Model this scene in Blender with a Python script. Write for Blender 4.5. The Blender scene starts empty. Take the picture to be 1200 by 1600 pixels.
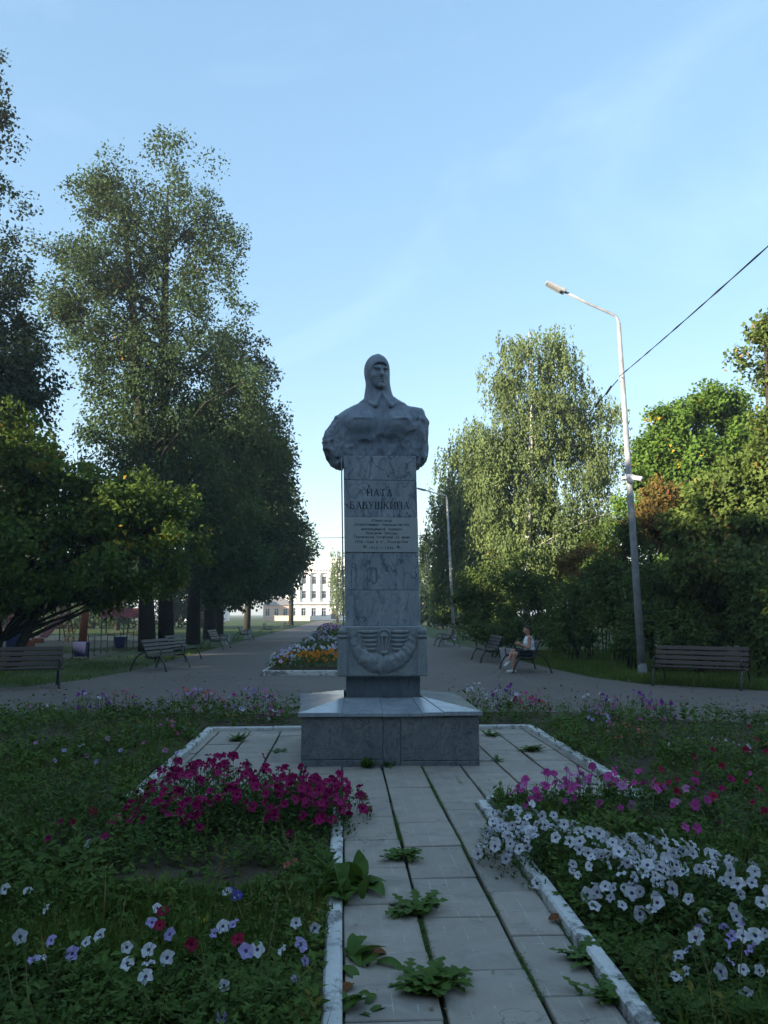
import bpy, bmesh, math, random
import numpy as np
from mathutils import Vector, Matrix, Euler, Quaternion

sc = bpy.context.scene
rad = math.radians

# ------------------------------------------------------------------ camera
H_EYE = 1.65
PITCH = math.atan(160 / 1200)
YAW = math.atan(64 / 1200 * math.cos(PITCH))
cam_d = bpy.data.cameras.new('camera')
cam = bpy.data.objects.new('camera', cam_d)
sc.collection.objects.link(cam)
cam.location = (0, 0, H_EYE)
cam.rotation_euler = (math.pi / 2 + PITCH, 0, -YAW)
cam_d.sensor_fit = 'HORIZONTAL'
cam_d.sensor_width = 36
cam_d.lens = 36
cam_d.clip_start = 0.05
cam_d.clip_end = 5000
sc.camera = cam

# ------------------------------------------------------------------ sky, sun, exposure
SUN_EL = rad(13)
SUN_AZ = rad(33)          # how far behind the camera's left the sun stands
sun_from = Vector((-math.cos(SUN_AZ) * math.cos(SUN_EL), -math.sin(SUN_AZ) * math.cos(SUN_EL), math.sin(SUN_EL)))
world = bpy.data.worlds.new('World')
sc.world = world
world.use_nodes = True
wn = world.node_tree.nodes
wl = world.node_tree.links
bg = wn['Background']
sky = wn.new('ShaderNodeTexSky')
sky.sky_type = 'NISHITA'
sky.sun_disc = False
sky.sun_elevation = SUN_EL
sky.sun_rotation = math.atan2(sun_from.x, sun_from.y) % (2 * math.pi)
sky.air_density = 1.0
sky.dust_density = 0.4
sky.altitude = 900
sky.ozone_density = 0.9
# thin cirrus: pale streaks over the whole sky
tc = wn.new('ShaderNodeTexCoord')
mp = wn.new('ShaderNodeMapping')
mp.inputs['Rotation'].default_value = (0.2, -0.6, 0.4)
mp.inputs['Location'].default_value = (5.3, 2.2, 1.4)
mp.inputs['Scale'].default_value = (1.6, 0.8, 3.0)
wl.new(tc.outputs['Generated'], mp.inputs['Vector'])
cn = wn.new('ShaderNodeTexNoise')
cn.inputs['Scale'].default_value = 1.5
cn.inputs['Detail'].default_value = 7
cn.inputs['Roughness'].default_value = 0.55
cn.inputs['Distortion'].default_value = 0.6
wl.new(mp.outputs[0], cn.inputs['Vector'])
cr = wn.new('ShaderNodeMapRange')
cr.inputs['From Min'].default_value = 0.56
cr.inputs['From Max'].default_value = 0.85
cr.inputs['To Max'].default_value = 0.06
wl.new(cn.outputs['Fac'], cr.inputs['Value'])
mixc = wn.new('ShaderNodeMix')
mixc.data_type = 'RGBA'
wl.new(cr.outputs[0], mixc.inputs[0])
gm = wn.new('ShaderNodeGamma')          # soften the sky's contrast evenly over the whole dome
gm.inputs['Gamma'].default_value = 0.44
wl.new(sky.outputs[0], gm.inputs['Color'])
gk = wn.new('ShaderNodeVectorMath')
gk.operation = 'SCALE'
gk.inputs['Scale'].default_value = 1.40
wl.new(gm.outputs[0], gk.inputs[0])
hs = wn.new('ShaderNodeHueSaturation')
hs.inputs['Saturation'].default_value = 1.8
wl.new(gk.outputs[0], hs.inputs['Color'])
wl.new(hs.outputs[0], mixc.inputs[6])
mixc.inputs[7].default_value = (7.0, 7.4, 8.2, 1)
wl.new(mixc.outputs[2], bg.inputs['Color'])
bg.inputs['Strength'].default_value = 0.15

sun_d = bpy.data.lights.new('sun', 'SUN')
sun_d.energy = 5.0
sun_d.angle = rad(0.55)
sun_d.color = (1.0, 0.87, 0.68)
sun = bpy.data.objects.new('sun', sun_d)
sc.collection.objects.link(sun)
sun.rotation_euler = sun_from.to_track_quat('Z', 'Y').to_euler()
sun.location = sun_from * 60

sc.view_settings.view_transform = 'Standard'
sc.view_settings.look = 'None'
sc.view_settings.gamma = 1
sc.view_settings.use_curve_mapping = False
sc.view_settings.exposure = 1.72
sc.cycles.use_denoising = True
sc.cycles.max_bounces = 7
sc.cycles.diffuse_bounces = 3
sc.cycles.glossy_bounces = 3
sc.cycles.transmission_bounces = 4
sc.cycles.transparent_max_bounces = 6
sc.cycles.use_adaptive_sampling = True

# ------------------------------------------------------------------ layout helper: photo pixel + distance -> point
_F = np.array([math.sin(YAW) * math.cos(PITCH), math.cos(YAW) * math.cos(PITCH), math.sin(PITCH)])
_R = np.array([math.cos(YAW), -math.sin(YAW), 0.0])
_U = np.cross(_R, _F)
def at(u, v, Y):
    d = _F * 1200 + _R * (u - 600) + _U * (800 - v)
    t = Y / d[1]
    return Vector((t * d[0], Y, H_EYE + t * d[2]))
def gnd(u, v, z=0.0):
    d = _F * 1200 + _R * (u - 600) + _U * (800 - v)
    t = (z - H_EYE) / d[2]
    return Vector((t * d[0], t * d[1], z))

# ------------------------------------------------------------------ object helpers
COL = sc.collection
def link(o, parent=None):
    COL.objects.link(o)
    if parent is not None:
        o.parent = parent
    return o
def tag(o, label=None, cat=None, group=None, kind=None):
    if label: o['label'] = label
    if cat: o['category'] = cat
    if group: o['group'] = group
    if kind: o['kind'] = kind
    return o
def thing(name, label, cat, loc=(0, 0, 0), rotz=0.0, group=None):
    o = bpy.data.objects.new(name, None)
    o.empty_display_size = 0.2
    link(o)
    o.location = loc
    o.rotation_euler = (0, 0, rotz)
    return tag(o, label, cat, group)
def obj(name, me, mat=None, parent=None, loc=None, rot=None):
    if mat is not None and len(me.materials) == 0:
        for m in (mat if isinstance(mat, (list, tuple)) else [mat]):
            me.materials.append(m)
    o = bpy.data.objects.new(name, me)
    link(o, parent)
    if loc is not None: o.location = loc
    if rot is not None: o.rotation_euler = rot
    return o
def copy_tree(o, parent=None):
    c = o.copy()
    link(c)
    c.parent = parent
    for ch in list(o.children):
        copy_tree(ch, c)
    return c
def np_mesh(name, V, Q, smooth=False, mi=None):
    """V (n,3) array, Q (m,k) array of polygon indices with k corners each"""
    V = np.asarray(V, dtype=np.float32); Q = np.asarray(Q, dtype=np.int32)
    me = bpy.data.meshes.new(name)
    me.vertices.add(len(V)); me.vertices.foreach_set('co', V.ravel())
    m, k = Q.shape
    me.loops.add(m * k); me.loops.foreach_set('vertex_index', Q.ravel())
    me.polygons.add(m); me.polygons.foreach_set('loop_start', np.arange(0, m * k, k, dtype=np.int32))
    if mi is not None: me.polygons.foreach_set('material_index', np.asarray(mi, dtype=np.int32))
    me.update(calc_edges=True)
    me.polygons.foreach_set('use_smooth', np.full(m, bool(smooth)))
    return me

class Geo:
    def __init__(s): s.v = []; s.f = []; s.m = []; s.cur = 0
    def add(s, vs, fs):
        b = len(s.v); s.v += [tuple(x) for x in vs]
        s.f += [tuple(b + i for i in f) for f in fs]; s.m += [s.cur] * len(fs)
        return s
    def box(s, c, size, rot=None, taper=1.0):
        x, y, z = size[0] / 2, size[1] / 2, size[2] / 2
        vs = [Vector((sx * x * (taper if sz > 0 else 1), sy * y * (taper if sz > 0 else 1), sz * z)) for sz in (-1, 1) for sy in (-1, 1) for sx in (-1, 1)]
        if rot is not None:
            M = Euler(rot).to_matrix(); vs = [M @ q for q in vs]
        c = Vector(c)
        return s.add([q + c for q in vs], [(0, 2, 3, 1), (4, 5, 7, 6), (0, 1, 5, 4), (2, 6, 7, 3), (0, 4, 6, 2), (1, 3, 7, 5)])
    def hexa(s, p):   # 8 points: bottom 4 (ccw), top 4 (ccw)
        return s.add(p, [(3, 2, 1, 0), (4, 5, 6, 7), (0, 1, 5, 4), (1, 2, 6, 5), (2, 3, 7, 6), (3, 0, 4, 7)])
    def tube(s, pts, r, n=8, caps=True, flat=None):
        pts = [Vector(p) for p in pts]
        rs = r if isinstance(r, (list, tuple)) else [r] * len(pts)
        vs = []; fs = []
        up = Vector((0, 0, 1))
        t0 = (pts[1] - pts[0]).normalized()
        if abs(t0.z) > 0.95: up = Vector((0, 1, 0))
        a = t0.cross(up).normalized()
        for i, p in enumerate(pts):
            t = (pts[min(i + 1, len(pts) - 1)] - pts[max(i - 1, 0)]).normalized()
            a = (a - t * a.dot(t)).normalized(); b = t.cross(a)
            for k in range(n):
                an = 2 * math.pi * (k + (0.5 if n == 4 else 0)) / n
                fa, fb = (flat if flat else (1, 1))
                vs.append(p + a * math.cos(an) * rs[i] * fa + b * math.sin(an) * rs[i] * fb)
        for i in range(len(pts) - 1):
            for k in range(n):
                k2 = (k + 1) % n
                fs.append((i * n + k, i * n + k2, (i + 1) * n + k2, (i + 1) * n + k))
        if caps:
            fs.append(tuple(range(n - 1, -1, -1))); fs.append(tuple((len(pts) - 1) * n + k for k in range(n)))
        return s.add(vs, fs)
    def lathe(s, prof, n=16, c=(0, 0, 0)):
        vs = [(c[0] + r * math.cos(2 * math.pi * k / n), c[1] + r * math.sin(2 * math.pi * k / n), c[2] + z) for r, z in prof for k in range(n)]
        fs = [(i * n + k, i * n + (k + 1) % n, (i + 1) * n + (k + 1) % n, (i + 1) * n + k) for i in range(len(prof) - 1) for k in range(n)]
        fs.append(tuple(range(n - 1, -1, -1))); fs.append(tuple((len(prof) - 1) * n + k for k in range(n)))
        return s.add(vs, fs)
    def prism(s, poly, y0, y1):     # polygon in x,z (ccw seen from -y) extruded along y
        n = len(poly)
        vs = [(x, y0, z) for x, z in poly] + [(x, y1, z) for x, z in poly]
        fs = [tuple(range(n)), tuple(range(2 * n - 1, n - 1, -1))] + [(i, n + i, n + (i + 1) % n, (i + 1) % n) for i in range(n)]
        return s.add(vs, fs)
    def mesh(s, name, smooth=False):
        me = bpy.data.meshes.new(name)
        me.from_pydata([tuple(map(float, q)) for q in s.v], [], s.f)
        if any(s.m): me.polygons.foreach_set('material_index', s.m)
        if smooth: me.polygons.foreach_set('use_smooth', [True] * len(me.polygons))
        me.update()
        return me
    def build(s, name, mat, parent=None, smooth=False, loc=None, rot=None, bevel=0.0):
        me = s.mesh(name, smooth)
        if bevel: bevel_mesh(me, bevel)
        return obj(name, me, mat, parent, loc, rot)
def bevel_mesh(me, w, seg=1, ang=0.6):
    bm = bmesh.new(); bm.from_mesh(me)
    bmesh.ops.recalc_face_normals(bm, faces=bm.faces)
    ed = [e for e in bm.edges if len(e.link_faces) == 2 and e.calc_face_angle(0) > ang]
    bmesh.ops.bevel(bm, geom=ed, offset=w, segments=seg, affect='EDGES', clamp_overlap=True)
    bm.to_mesh(me); bm.free(); me.update()
def box_mesh(name, size, bevel=0.0, center=(0, 0, 0)):
    me = Geo().box(center, size).mesh(name)
    if bevel: bevel_mesh(me, bevel)
    return me

# ------------------------------------------------------------------ signed-distance modelling (statue, figure)
def nets(Fv, o, h):
    S = Fv < 0
    c8 = [(i, j, k) for i in (0, 1) for j in (0, 1) for k in (0, 1)]
    nx, ny, nz = Fv.shape
    cnt = np.zeros((nx - 1, ny - 1, nz - 1), np.int8)
    for i, j, k in c8: cnt += S[i:nx - 1 + i, j:ny - 1 + j, k:nz - 1 + k]
    m = (cnt > 0) & (cnt < 8)
    idx = np.full(m.shape, -1, np.int64); ijk = np.argwhere(m); idx[m] = np.arange(len(ijk))
    vals = {c: Fv[ijk[:, 0] + c[0], ijk[:, 1] + c[1], ijk[:, 2] + c[2]] for c in c8}
    acc = np.zeros((len(ijk), 3)); num = np.zeros(len(ijk))
    for a in c8:
        for ax in range(3):
            if a[ax] == 0:
                b = list(a); b[ax] = 1; b = tuple(b)
                fa, fb = vals[a], vals[b]; cr_ = (fa < 0) != (fb < 0)
                t = np.where(cr_, fa / np.where(cr_, fa - fb, 1), 0)
                p = np.array(a)[None, :] + t[:, None] * (np.array(b) - np.array(a))[None, :]
                acc += np.where(cr_[:, None], p, 0); num += cr_
    V = (ijk + acc / num[:, None]) * h + np.array(o)[None, :]
    quads = []
    for ax in range(3):
        s1 = [slice(1, None)] * 3; s2 = [slice(1, None)] * 3
        s1[ax] = slice(0, -1); s2[ax] = slice(1, None)
        A = S[tuple(s1)]; B = S[tuple(s2)]
        e = np.argwhere(A != B)
        if len(e) == 0: continue
        inside = A[e[:, 0], e[:, 1], e[:, 2]]
        g = e.copy()
        for q in range(3):
            if q != ax: g[:, q] += 1
        o1, o2 = [q for q in range(3) if q != ax]
        if ax == 1: o1, o2 = o2, o1
        ok = np.ones(len(g), bool)
        for q in (o1, o2): ok &= g[:, q] < m.shape[q]
        g = g[ok]; inside = inside[ok]
        def cell(d1, d2):
            c = g.copy(); c[:, o1] -= d1; c[:, o2] -= d2
            return idx[c[:, 0], c[:, 1], c[:, 2]]
        q4 = np.stack([cell(1, 1), cell(0, 1), cell(0, 0), cell(1, 0)], 1)
        q4[~inside] = q4[~inside][:, ::-1]
        quads.append(q4)
    Q = np.concatenate(quads); Q = Q[(Q >= 0).all(1)]
    return V, Q
def sgrid(lo, hi, h):
    ax = [np.arange(lo[i], hi[i] + h, h, dtype=np.float32) for i in range(3)]
    return np.meshgrid(*ax, indexing='ij')
def s_ell(P, c, r):
    q = [(P[i] - c[i]) / r[i] for i in range(3)]
    k0 = np.sqrt(q[0] ** 2 + q[1] ** 2 + q[2] ** 2) + 1e-6
    k1 = np.sqrt((q[0] / r[0]) ** 2 + (q[1] / r[1]) ** 2 + (q[2] / r[2]) ** 2) + 1e-6
    return k0 * (k0 - 1) / k1
def s_cap(P, a, b, ra, rb=None):
    rb = ra if rb is None else rb
    d = [b[i] - a[i] for i in range(3)]; L = sum(x * x for x in d) + 1e-9
    t = np.clip(sum((P[i] - a[i]) * d[i] for i in range(3)) / L, 0, 1)
    return np.sqrt(sum((P[i] - a[i] - t * d[i]) ** 2 for i in range(3))) - (ra + (rb - ra) * t)
def s_box(P, c, hs, r=0.0, rotz=0.0, roty=0.0):
    q = [P[i] - c[i] for i in range(3)]
    if rotz:
        co, si = math.cos(rotz), math.sin(rotz); q = [q[0] * co + q[1] * si, -q[0] * si + q[1] * co, q[2]]
    if roty:
        co, si = math.cos(roty), math.sin(roty); q = [q[0] * co - q[2] * si, q[1], q[0] * si + q[2] * co]
    d = [np.abs(q[i]) - (hs[i] - r) for i in range(3)]
    return np.sqrt(sum(np.maximum(x, 0) ** 2 for x in d)) + np.minimum(np.maximum(np.maximum(d[0], d[1]), d[2]), 0) - r
def smin(a, b, k):
    h = np.clip(0.5 + 0.5 * (b - a) / k, 0, 1)
    return b + (a - b) * h - k * h * (1 - h)
def smax(a, b, k): return -smin(-a, -b, k)
def poly2(X, Z, poly):
    d = np.full(X.shape, 1e9, np.float32); s = np.ones(X.shape, np.float32)
    n = len(poly)
    for i in range(n):
        ax, az = poly[i]; bx, bz = poly[i - 1]
        ex, ez = bx - ax, bz - az; wx, wz = X - ax, Z - az
        t = np.clip((wx * ex + wz * ez) / (ex * ex + ez * ez + 1e-12), 0, 1)
        d = np.minimum(d, (wx - ex * t) ** 2 + (wz - ez * t) ** 2)
        c1 = Z >= az; c2 = Z < bz; c3 = ex * wz > ez * wx
        flip = (c1 & c2 & c3) | (~c1 & ~c2 & ~c3)
        s = np.where(flip, -s, s)
    return s * np.sqrt(d)
_lat = np.random.RandomState(5).rand(32, 32, 32).astype(np.float32)
def vnoise(p, sc_=1.0):
    q = np.asarray(p, dtype=np.float64) * sc_
    i = np.floor(q).astype(int); f = q - i; f = f * f * (3 - 2 * f)
    out = 0
    for dx in (0, 1):
        for dy in (0, 1):
            for dz in (0, 1):
                w = (f[..., 0] if dx else 1 - f[..., 0]) * (f[..., 1] if dy else 1 - f[..., 1]) * (f[..., 2] if dz else 1 - f[..., 2])
                out = out + w * _lat[(i[..., 0] + dx) % 32, (i[..., 1] + dy) % 32, (i[..., 2] + dz) % 32]
    return out * 2 - 1

# ------------------------------------------------------------------ materials
class NT:
    def __init__(s, name):
        s.m = bpy.data.materials.new(name); s.m.use_nodes = True
        s.t = s.m.node_tree; s.n = s.t.nodes; s.p = s.n['Principled BSDF']; s.out = s.n['Material Output']
        s.c = s.n.new('ShaderNodeTexCoord')
    def new(s, typ, **kw):
        n = s.n.new('ShaderNode' + typ)
        for k, v in kw.items():
            if hasattr(n, k): setattr(n, k, v)
            else: n.inputs[k.replace('_', ' ')].default_value = v
        return n
    def lk(s, a, b): s.t.links.new(a, b)
    def noise(s, scale, detail=5, rough=0.55, vec=None, dist=0.0):
        n = s.new('TexNoise'); n.inputs['Scale'].default_value = scale; n.inputs['Detail'].default_value = detail
        n.inputs['Roughness'].default_value = rough; n.inputs['Distortion'].default_value = dist
        s.lk(vec if vec is not None else s.c.outputs['Object'], n.inputs['Vector'])
        return n.outputs['Fac']
    def rng(s, val, a, b, c=0.0, d=1.0):
        n = s.new('MapRange'); n.inputs[1].default_value = a; n.inputs[2].default_value = b
        n.inputs[3].default_value = c; n.inputs[4].default_value = d
        s.lk(val, n.inputs[0]); return n.outputs[0]
    def mix(s, fac, a, b, typ='MIX'):
        n = s.new('Mix', data_type='RGBA', blend_type=typ)
        for v, i in ((fac, 0), (a, 6), (b, 7)):
            if isinstance(v, (int, float)): n.inputs[i].default_value = v
            elif isinstance(v, tuple): n.inputs[i].default_value = (v + (1,))[:4]
            else: s.lk(v, n.inputs[i])
        return n.outputs[2]
    def math(s, op, a, b=None):
        n = s.new('Math', operation=op)
        for v, i in ((a, 0), (b, 1)):
            if v is None: continue
            if isinstance(v, (int, float)): n.inputs[i].default_value = v
            else: s.lk(v, n.inputs[i])
        return n.outputs[0]
    def bump(s, h, strength=0.3, dist=0.01):
        b = s.new('Bump'); b.inputs['Strength'].default_value = strength; b.inputs['Distance'].default_value = dist
        s.lk(h, b.inputs['Height']); s.lk(b.outputs[0], s.p.inputs['Normal'])
    def col(s, v):
        if isinstance(v, tuple): s.p.inputs['Base Color'].default_value = (v + (1,))[:4]
        else: s.lk(v, s.p.inputs['Base Color'])
    def fin(s, rough=0.8, spec=0.3, metal=0.0):
        s.p.inputs['Roughness'].default_value = rough; s.p.inputs['Specular IOR Level'].default_value = spec
        s.p.inputs['Metallic'].default_value = metal
        return s.m

def m_simple(name, c, rough=0.7, spec=0.3, var=0.25, scale=8, metal=0.0, bump=0.0):
    n = NT(name)
    f = n.noise(scale, 5)
    n.col(n.mix(n.rng(f, 0.3, 0.7), tuple(x * (1 - var) for x in c), tuple(min(1, x * (1 + var)) for x in c)))
    if bump: n.bump(f, bump, 0.01)
    return n.fin(rough, spec, metal)

def m_leaf(name, c1, c2, accent=None, amount=0.0, patch=0.5, trans=0.25, rough=0.65, spec=0.12):
    n = NT(name)
    g = n.new('NewGeometry')
    r = g.outputs['Random Per Island']
    lf = n.noise(patch, 3)
    col = n.mix(n.math('ADD', n.math('MULTIPLY', r, 0.55), n.rng(n.noise(patch * 2.6, 3), 0.3, 0.7, 0.0, 0.45)), c1, c2)
    col = n.mix(n.rng(lf, 0.35, 0.65), col, n.mix(0.35, col, (0.005, 0.02, 0.01)))
    if accent:
        big = n.noise(patch * 1.3 + 0.11, 2)
        fine = n.math('FRACT', n.math('MULTIPLY', r, 37.7))
        sel = n.math('GREATER_THAN', n.math('ADD', n.math('MULTIPLY', big, 1.0), n.math('MULTIPLY', fine, 0.5)), 1.25 - amount)
        col = n.mix(sel, col, accent)
    n.col(col)
    n.fin(rough, spec)
    tr = n.new('BsdfTranslucent')
    n.lk(n.mix(0.3, col, (0.18, 0.22, 0.03), 'MIX'), tr.inputs[0])
    ms = n.new('MixShader'); ms.inputs[0].default_value = trans
    n.lk(n.p.outputs[0], ms.inputs[1]); n.lk(tr.outputs[0], ms.inputs[2]); n.lk(ms.outputs[0], n.out.inputs[0])
    return n.m

def m_marble(name, base, dark, light, vein=1.0, rough=0.35, scale=1.0, stretch=(1.0, 1.0, 0.45), streak=0.0, bump=0.08):
    n = NT(name)
    oi = n.new('ObjectInfo')
    ofs = n.new('VectorMath', operation='SCALE'); ofs.inputs['Scale'].default_value = 37.0
    cx = n.new('CombineXYZ'); n.lk(oi.outputs['Random'], cx.inputs[0]); n.lk(oi.outputs['Random'], cx.inputs[2])
    n.lk(cx.outputs[0], ofs.inputs[0])
    ad = n.new('VectorMath', operation='ADD'); n.lk(n.c.outputs['Object'], ad.inputs[0]); n.lk(ofs.outputs[0], ad.inputs[1])
    mp_ = n.new('Mapping'); mp_.inputs['Scale'].default_value = stretch; mp_.inputs['Rotation'].default_value = (0, 0.35, 0)
    n.lk(ad.outputs[0], mp_.inputs['Vector'])
    v = mp_.outputs[0]
    cloud = n.noise(3.2 * scale, 7, 0.6, v, 1.2)
    blot = n.noise(9 * scale, 6, 0.65, v, 2.0)
    w1 = n.noise(2.6 * scale, 4, 0.5, v, 2.2)
    ridge = n.math('ABSOLUTE', n.math('SUBTRACT', w1, 0.5))
    v1 = n.rng(ridge, 0.0, 0.022, 1.0, 0.0)
    w2 = n.noise(6.0 * scale, 3, 0.5, v, 1.6)
    v2 = n.rng(n.math('ABSOLUTE', n.math('SUBTRACT', w2, 0.52)), 0.0, 0.018, 0.7, 0.0)
    gate = n.rng(cloud, 0.42, 0.6)
    veins = n.math('MULTIPLY', n.math('MAXIMUM', v1, n.math('MULTIPLY', v2, gate)), 0.75 * vein)
    col = n.mix(n.rng(cloud, 0.32, 0.68), base, light)
    col = n.mix(n.math('MULTIPLY', n.rng(blot, 0.5, 0.72), 0.55 * vein), col, dark)
    col = n.mix(veins, col, dark)
    if streak:
        mp2 = n.new('Mapping'); mp2.inputs['Scale'].default_value = (9, 9, 0.9); n.lk(n.c.outputs['Object'], mp2.inputs['Vector'])
        s1 = n.noise(1.6, 5, 0.6, mp2.outputs[0]); s2 = n.noise(3.1, 4, 0.6, mp2.outputs[0])
        col = n.mix(n.math('MULTIPLY', n.rng(s1, 0.52, 0.72), 0.6 * streak), col, dark)
        col = n.mix(n.math('MULTIPLY', n.rng(s2, 0.62, 0.76), 0.5 * streak), col, tuple(min(1, q * 1.35) for q in light))
    n.col(col)
    if bump > 0.2: n.bump(n.math('ADD', n.noise(28, 5, 0.7), n.math('MULTIPLY', n.noise(110, 3), 0.5)), bump, 0.012)
    else: n.bump(n.noise(60, 3), bump, 0.003)
    return n.fin(rough, 0.4)
# ================================================================== SETTING
def m_ground():
    n = NT('ground_grass')
    a = n.noise(0.35, 6); b = n.noise(6, 5)
    g = n.mix(n.rng(b, 0.3, 0.7), (0.03, 0.055, 0.014), (0.06, 0.095, 0.022))
    d = n.mix(n.rng(b, 0.3, 0.7), (0.07, 0.055, 0.035), (0.12, 0.095, 0.06))
    n.col(n.mix(n.rng(a, 0.52, 0.68), g, d)); n.bump(b, 0.5, 0.03)
    return n.fin(0.9, 0.15)
def m_asphalt():
    n = NT('asphalt')
    big = n.noise(0.35, 5, 0.6); mid = n.noise(3.0, 6, 0.6); fine = n.noise(150, 3, 0.7)
    c = n.mix(n.rng(big, 0.3, 0.7), (0.092, 0.072, 0.060), (0.138, 0.108, 0.090))
    c = n.mix(n.math('MULTIPLY', n.rng(mid, 0.5, 0.75), 0.5), c, (0.062, 0.057, 0.053))
    c = n.mix(n.math('MULTIPLY', n.rng(fine, 0.45, 0.8), 0.5), c, (0.22, 0.21, 0.20))
    vo = n.new('TexVoronoi', feature='DISTANCE_TO_EDGE'); vo.inputs['Scale'].default_value = 0.45
    ds = n.new('VectorMath', operation='ADD'); nz_ = n.new('TexNoise'); nz_.inputs['Scale'].default_value = 1.4; nz_.inputs['Detail'].default_value = 6
    n.lk(n.c.outputs['Object'], nz_.inputs['Vector']); n.lk(n.c.outputs['Object'], ds.inputs[0]); n.lk(nz_.outputs['Color'], ds.inputs[1]); n.lk(ds.outputs[0], vo.inputs['Vector'])
    crk = n.math('MULTIPLY', n.rng(vo.outputs['Distance'], 0.0, 0.012, 1.0, 0.0), n.rng(big, 0.45, 0.6))
    c = n.mix(n.math('MULTIPLY', crk, 0.8), c, (0.025, 0.024, 0.022))
    pt = n.new('TexVoronoi'); pt.inputs['Scale'].default_value = 0.16; n.lk(ds.outputs[0], pt.inputs['Vector'])
    c = n.mix(n.math('MULTIPLY', pt.outputs['Color'], 0.25), c, (0.17, 0.155, 0.14))
    n.col(c); n.bump(n.math('SUBTRACT', fine, crk), 0.5, 0.006)
    return n.fin(0.75, 0.35)
def m_soil():
    n = NT('bed_soil')
    a = n.noise(2.2, 6); f = n.noise(40, 5, 0.7)
    c = n.mix(n.rng(a, 0.35, 0.65), (0.05, 0.04, 0.028), (0.095, 0.075, 0.052))
    n.col(n.mix(n.rng(f, 0.35, 0.75), c, (0.13, 0.105, 0.075))); n.bump(f, 0.9, 0.03)
    return n.fin(0.95, 0.1)
def m_slab():
    n = NT('paving_concrete')
    oi = n.new('ObjectInfo')
    a = n.noise(5, 6, 0.6); f = n.noise(160, 3, 0.7)
    wn_ = n.noise(1.3, 4, 0.6, n.new('NewGeometry').outputs['Position'])
    c = n.mix(n.rng(a, 0.3, 0.7), (0.31, 0.265, 0.22), (0.41, 0.35, 0.29))
    c = n.mix(n.math('MULTIPLY', oi.outputs['Random'], 0.55), c, (0.27, 0.235, 0.20))
    c = n.mix(n.math('MULTIPLY', n.rng(wn_, 0.45, 0.75), 0.5), c, (0.38, 0.31, 0.235))
    c = n.mix(n.math('MULTIPLY', n.rng(f, 0.5, 0.85), 0.35), c, (0.18, 0.18, 0.18))
    st = n.noise(2.4, 6, 0.7, n.new('NewGeometry').outputs['Position'], 0.8)
    c = n.mix(n.math('MULTIPLY', n.rng(st, 0.52, 0.68), 0.55), c, (0.15, 0.14, 0.125))
    ed = n.noise(26, 5, 0.75, n.new('NewGeometry').outputs['Position'])
    c = n.mix(n.math('MULTIPLY', n.rng(ed, 0.58, 0.72), 0.5), c, (0.13, 0.125, 0.11))
    vo = n.new('TexVoronoi', feature='DISTANCE_TO_EDGE'); vo.inputs['Scale'].default_value = 1.1
    ds = n.new('VectorMath', operation='ADD'); nz_ = n.new('TexNoise'); nz_.inputs['Scale'].default_value = 3.5; nz_.inputs['Detail'].default_value = 6
    gp = n.new('NewGeometry').outputs['Position']
    n.lk(gp, nz_.inputs['Vector']); n.lk(gp, ds.inputs[0]); n.lk(nz_.outputs['Color'], ds.inputs[1]); n.lk(ds.outputs[0], vo.inputs['Vector'])
    crk = n.math('MULTIPLY', n.rng(vo.outputs['Distance'], 0.0, 0.008, 1.0, 0.0), n.rng(wn_, 0.5, 0.56))
    c = n.mix(n.math('MULTIPLY', crk, 0.75), c, (0.05, 0.048, 0.042))
    br = n.new('TexBrick', offset=0.5, offset_frequency=2)
    mp_ = n.new('Mapping'); mp_.inputs['Rotation'].default_value = (0, 0, math.pi / 2); mp_.inputs['Location'].default_value = (0.01, 0.0, 0)
    n.lk(n.c.outputs['Object'], mp_.inputs[0]); n.lk(mp_.outputs[0], br.inputs['Vector'])
    br.inputs['Scale'].default_value = 1.0; br.inputs['Brick Width'].default_value = 0.205; br.inputs['Row Height'].default_value = 0.104
    br.inputs['Mortar Size'].default_value = 0.0022; br.inputs['Mortar Smooth'].default_value = 0.2
    br.inputs['Color1'].default_value = (0, 0, 0, 1); br.inputs['Color2'].default_value = (0, 0, 0, 1); br.inputs['Mortar'].default_value = (1, 1, 1, 1)
    gap = n.rng(n.noise(11, 2, 0.5, n.new('NewGeometry').outputs['Position']), 0.50, 0.66, 0.04, 0.55)
    c = n.mix(n.math('MULTIPLY', br.outputs['Fac'], gap), c, (0.62, 0.60, 0.56))
    n.col(c); n.bump(n.math('SUBTRACT', f, n.math('MULTIPLY', br.outputs['Fac'], 0.6)), 0.35, 0.004)
    return n.fin(0.7, 0.35)
def m_kerb():
    n = NT('whitewashed_kerb')
    pos = n.new('NewGeometry').outputs['Position']
    a = n.noise(9, 8, 0.72, pos); b = n.noise(2.3, 3, 0.5, pos); f = n.noise(90, 3, 0.7, pos)
    c = n.mix(n.rng(f, 0.3, 0.7), (0.56, 0.55, 0.52), (0.68, 0.67, 0.64))
    worn = n.rng(n.math('ADD', a, n.math('MULTIPLY', b, 0.6)), 0.82, 0.93)
    c = n.mix(worn, c, n.mix(n.rng(f, 0.3, 0.7), (0.16, 0.155, 0.15), (0.30, 0.29, 0.27)))
    c = n.mix(n.math('MULTIPLY', n.rng(n.noise(22, 4, 0.6, pos), 0.6, 0.75), 0.5), c, (0.10, 0.10, 0.06))
    n.col(c); n.bump(n.math('SUBTRACT', f, worn), 0.5, 0.004)
    return n.fin(0.85, 0.2)
M_ground = m_ground(); M_asphalt = m_asphalt(); M_soil = m_soil(); M_slab = m_slab(); M_kerb = m_kerb()
M_joint = m_simple('joint_moss', (0.03, 0.032, 0.02), 0.95, 0.1, 0.5, 30)

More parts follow.
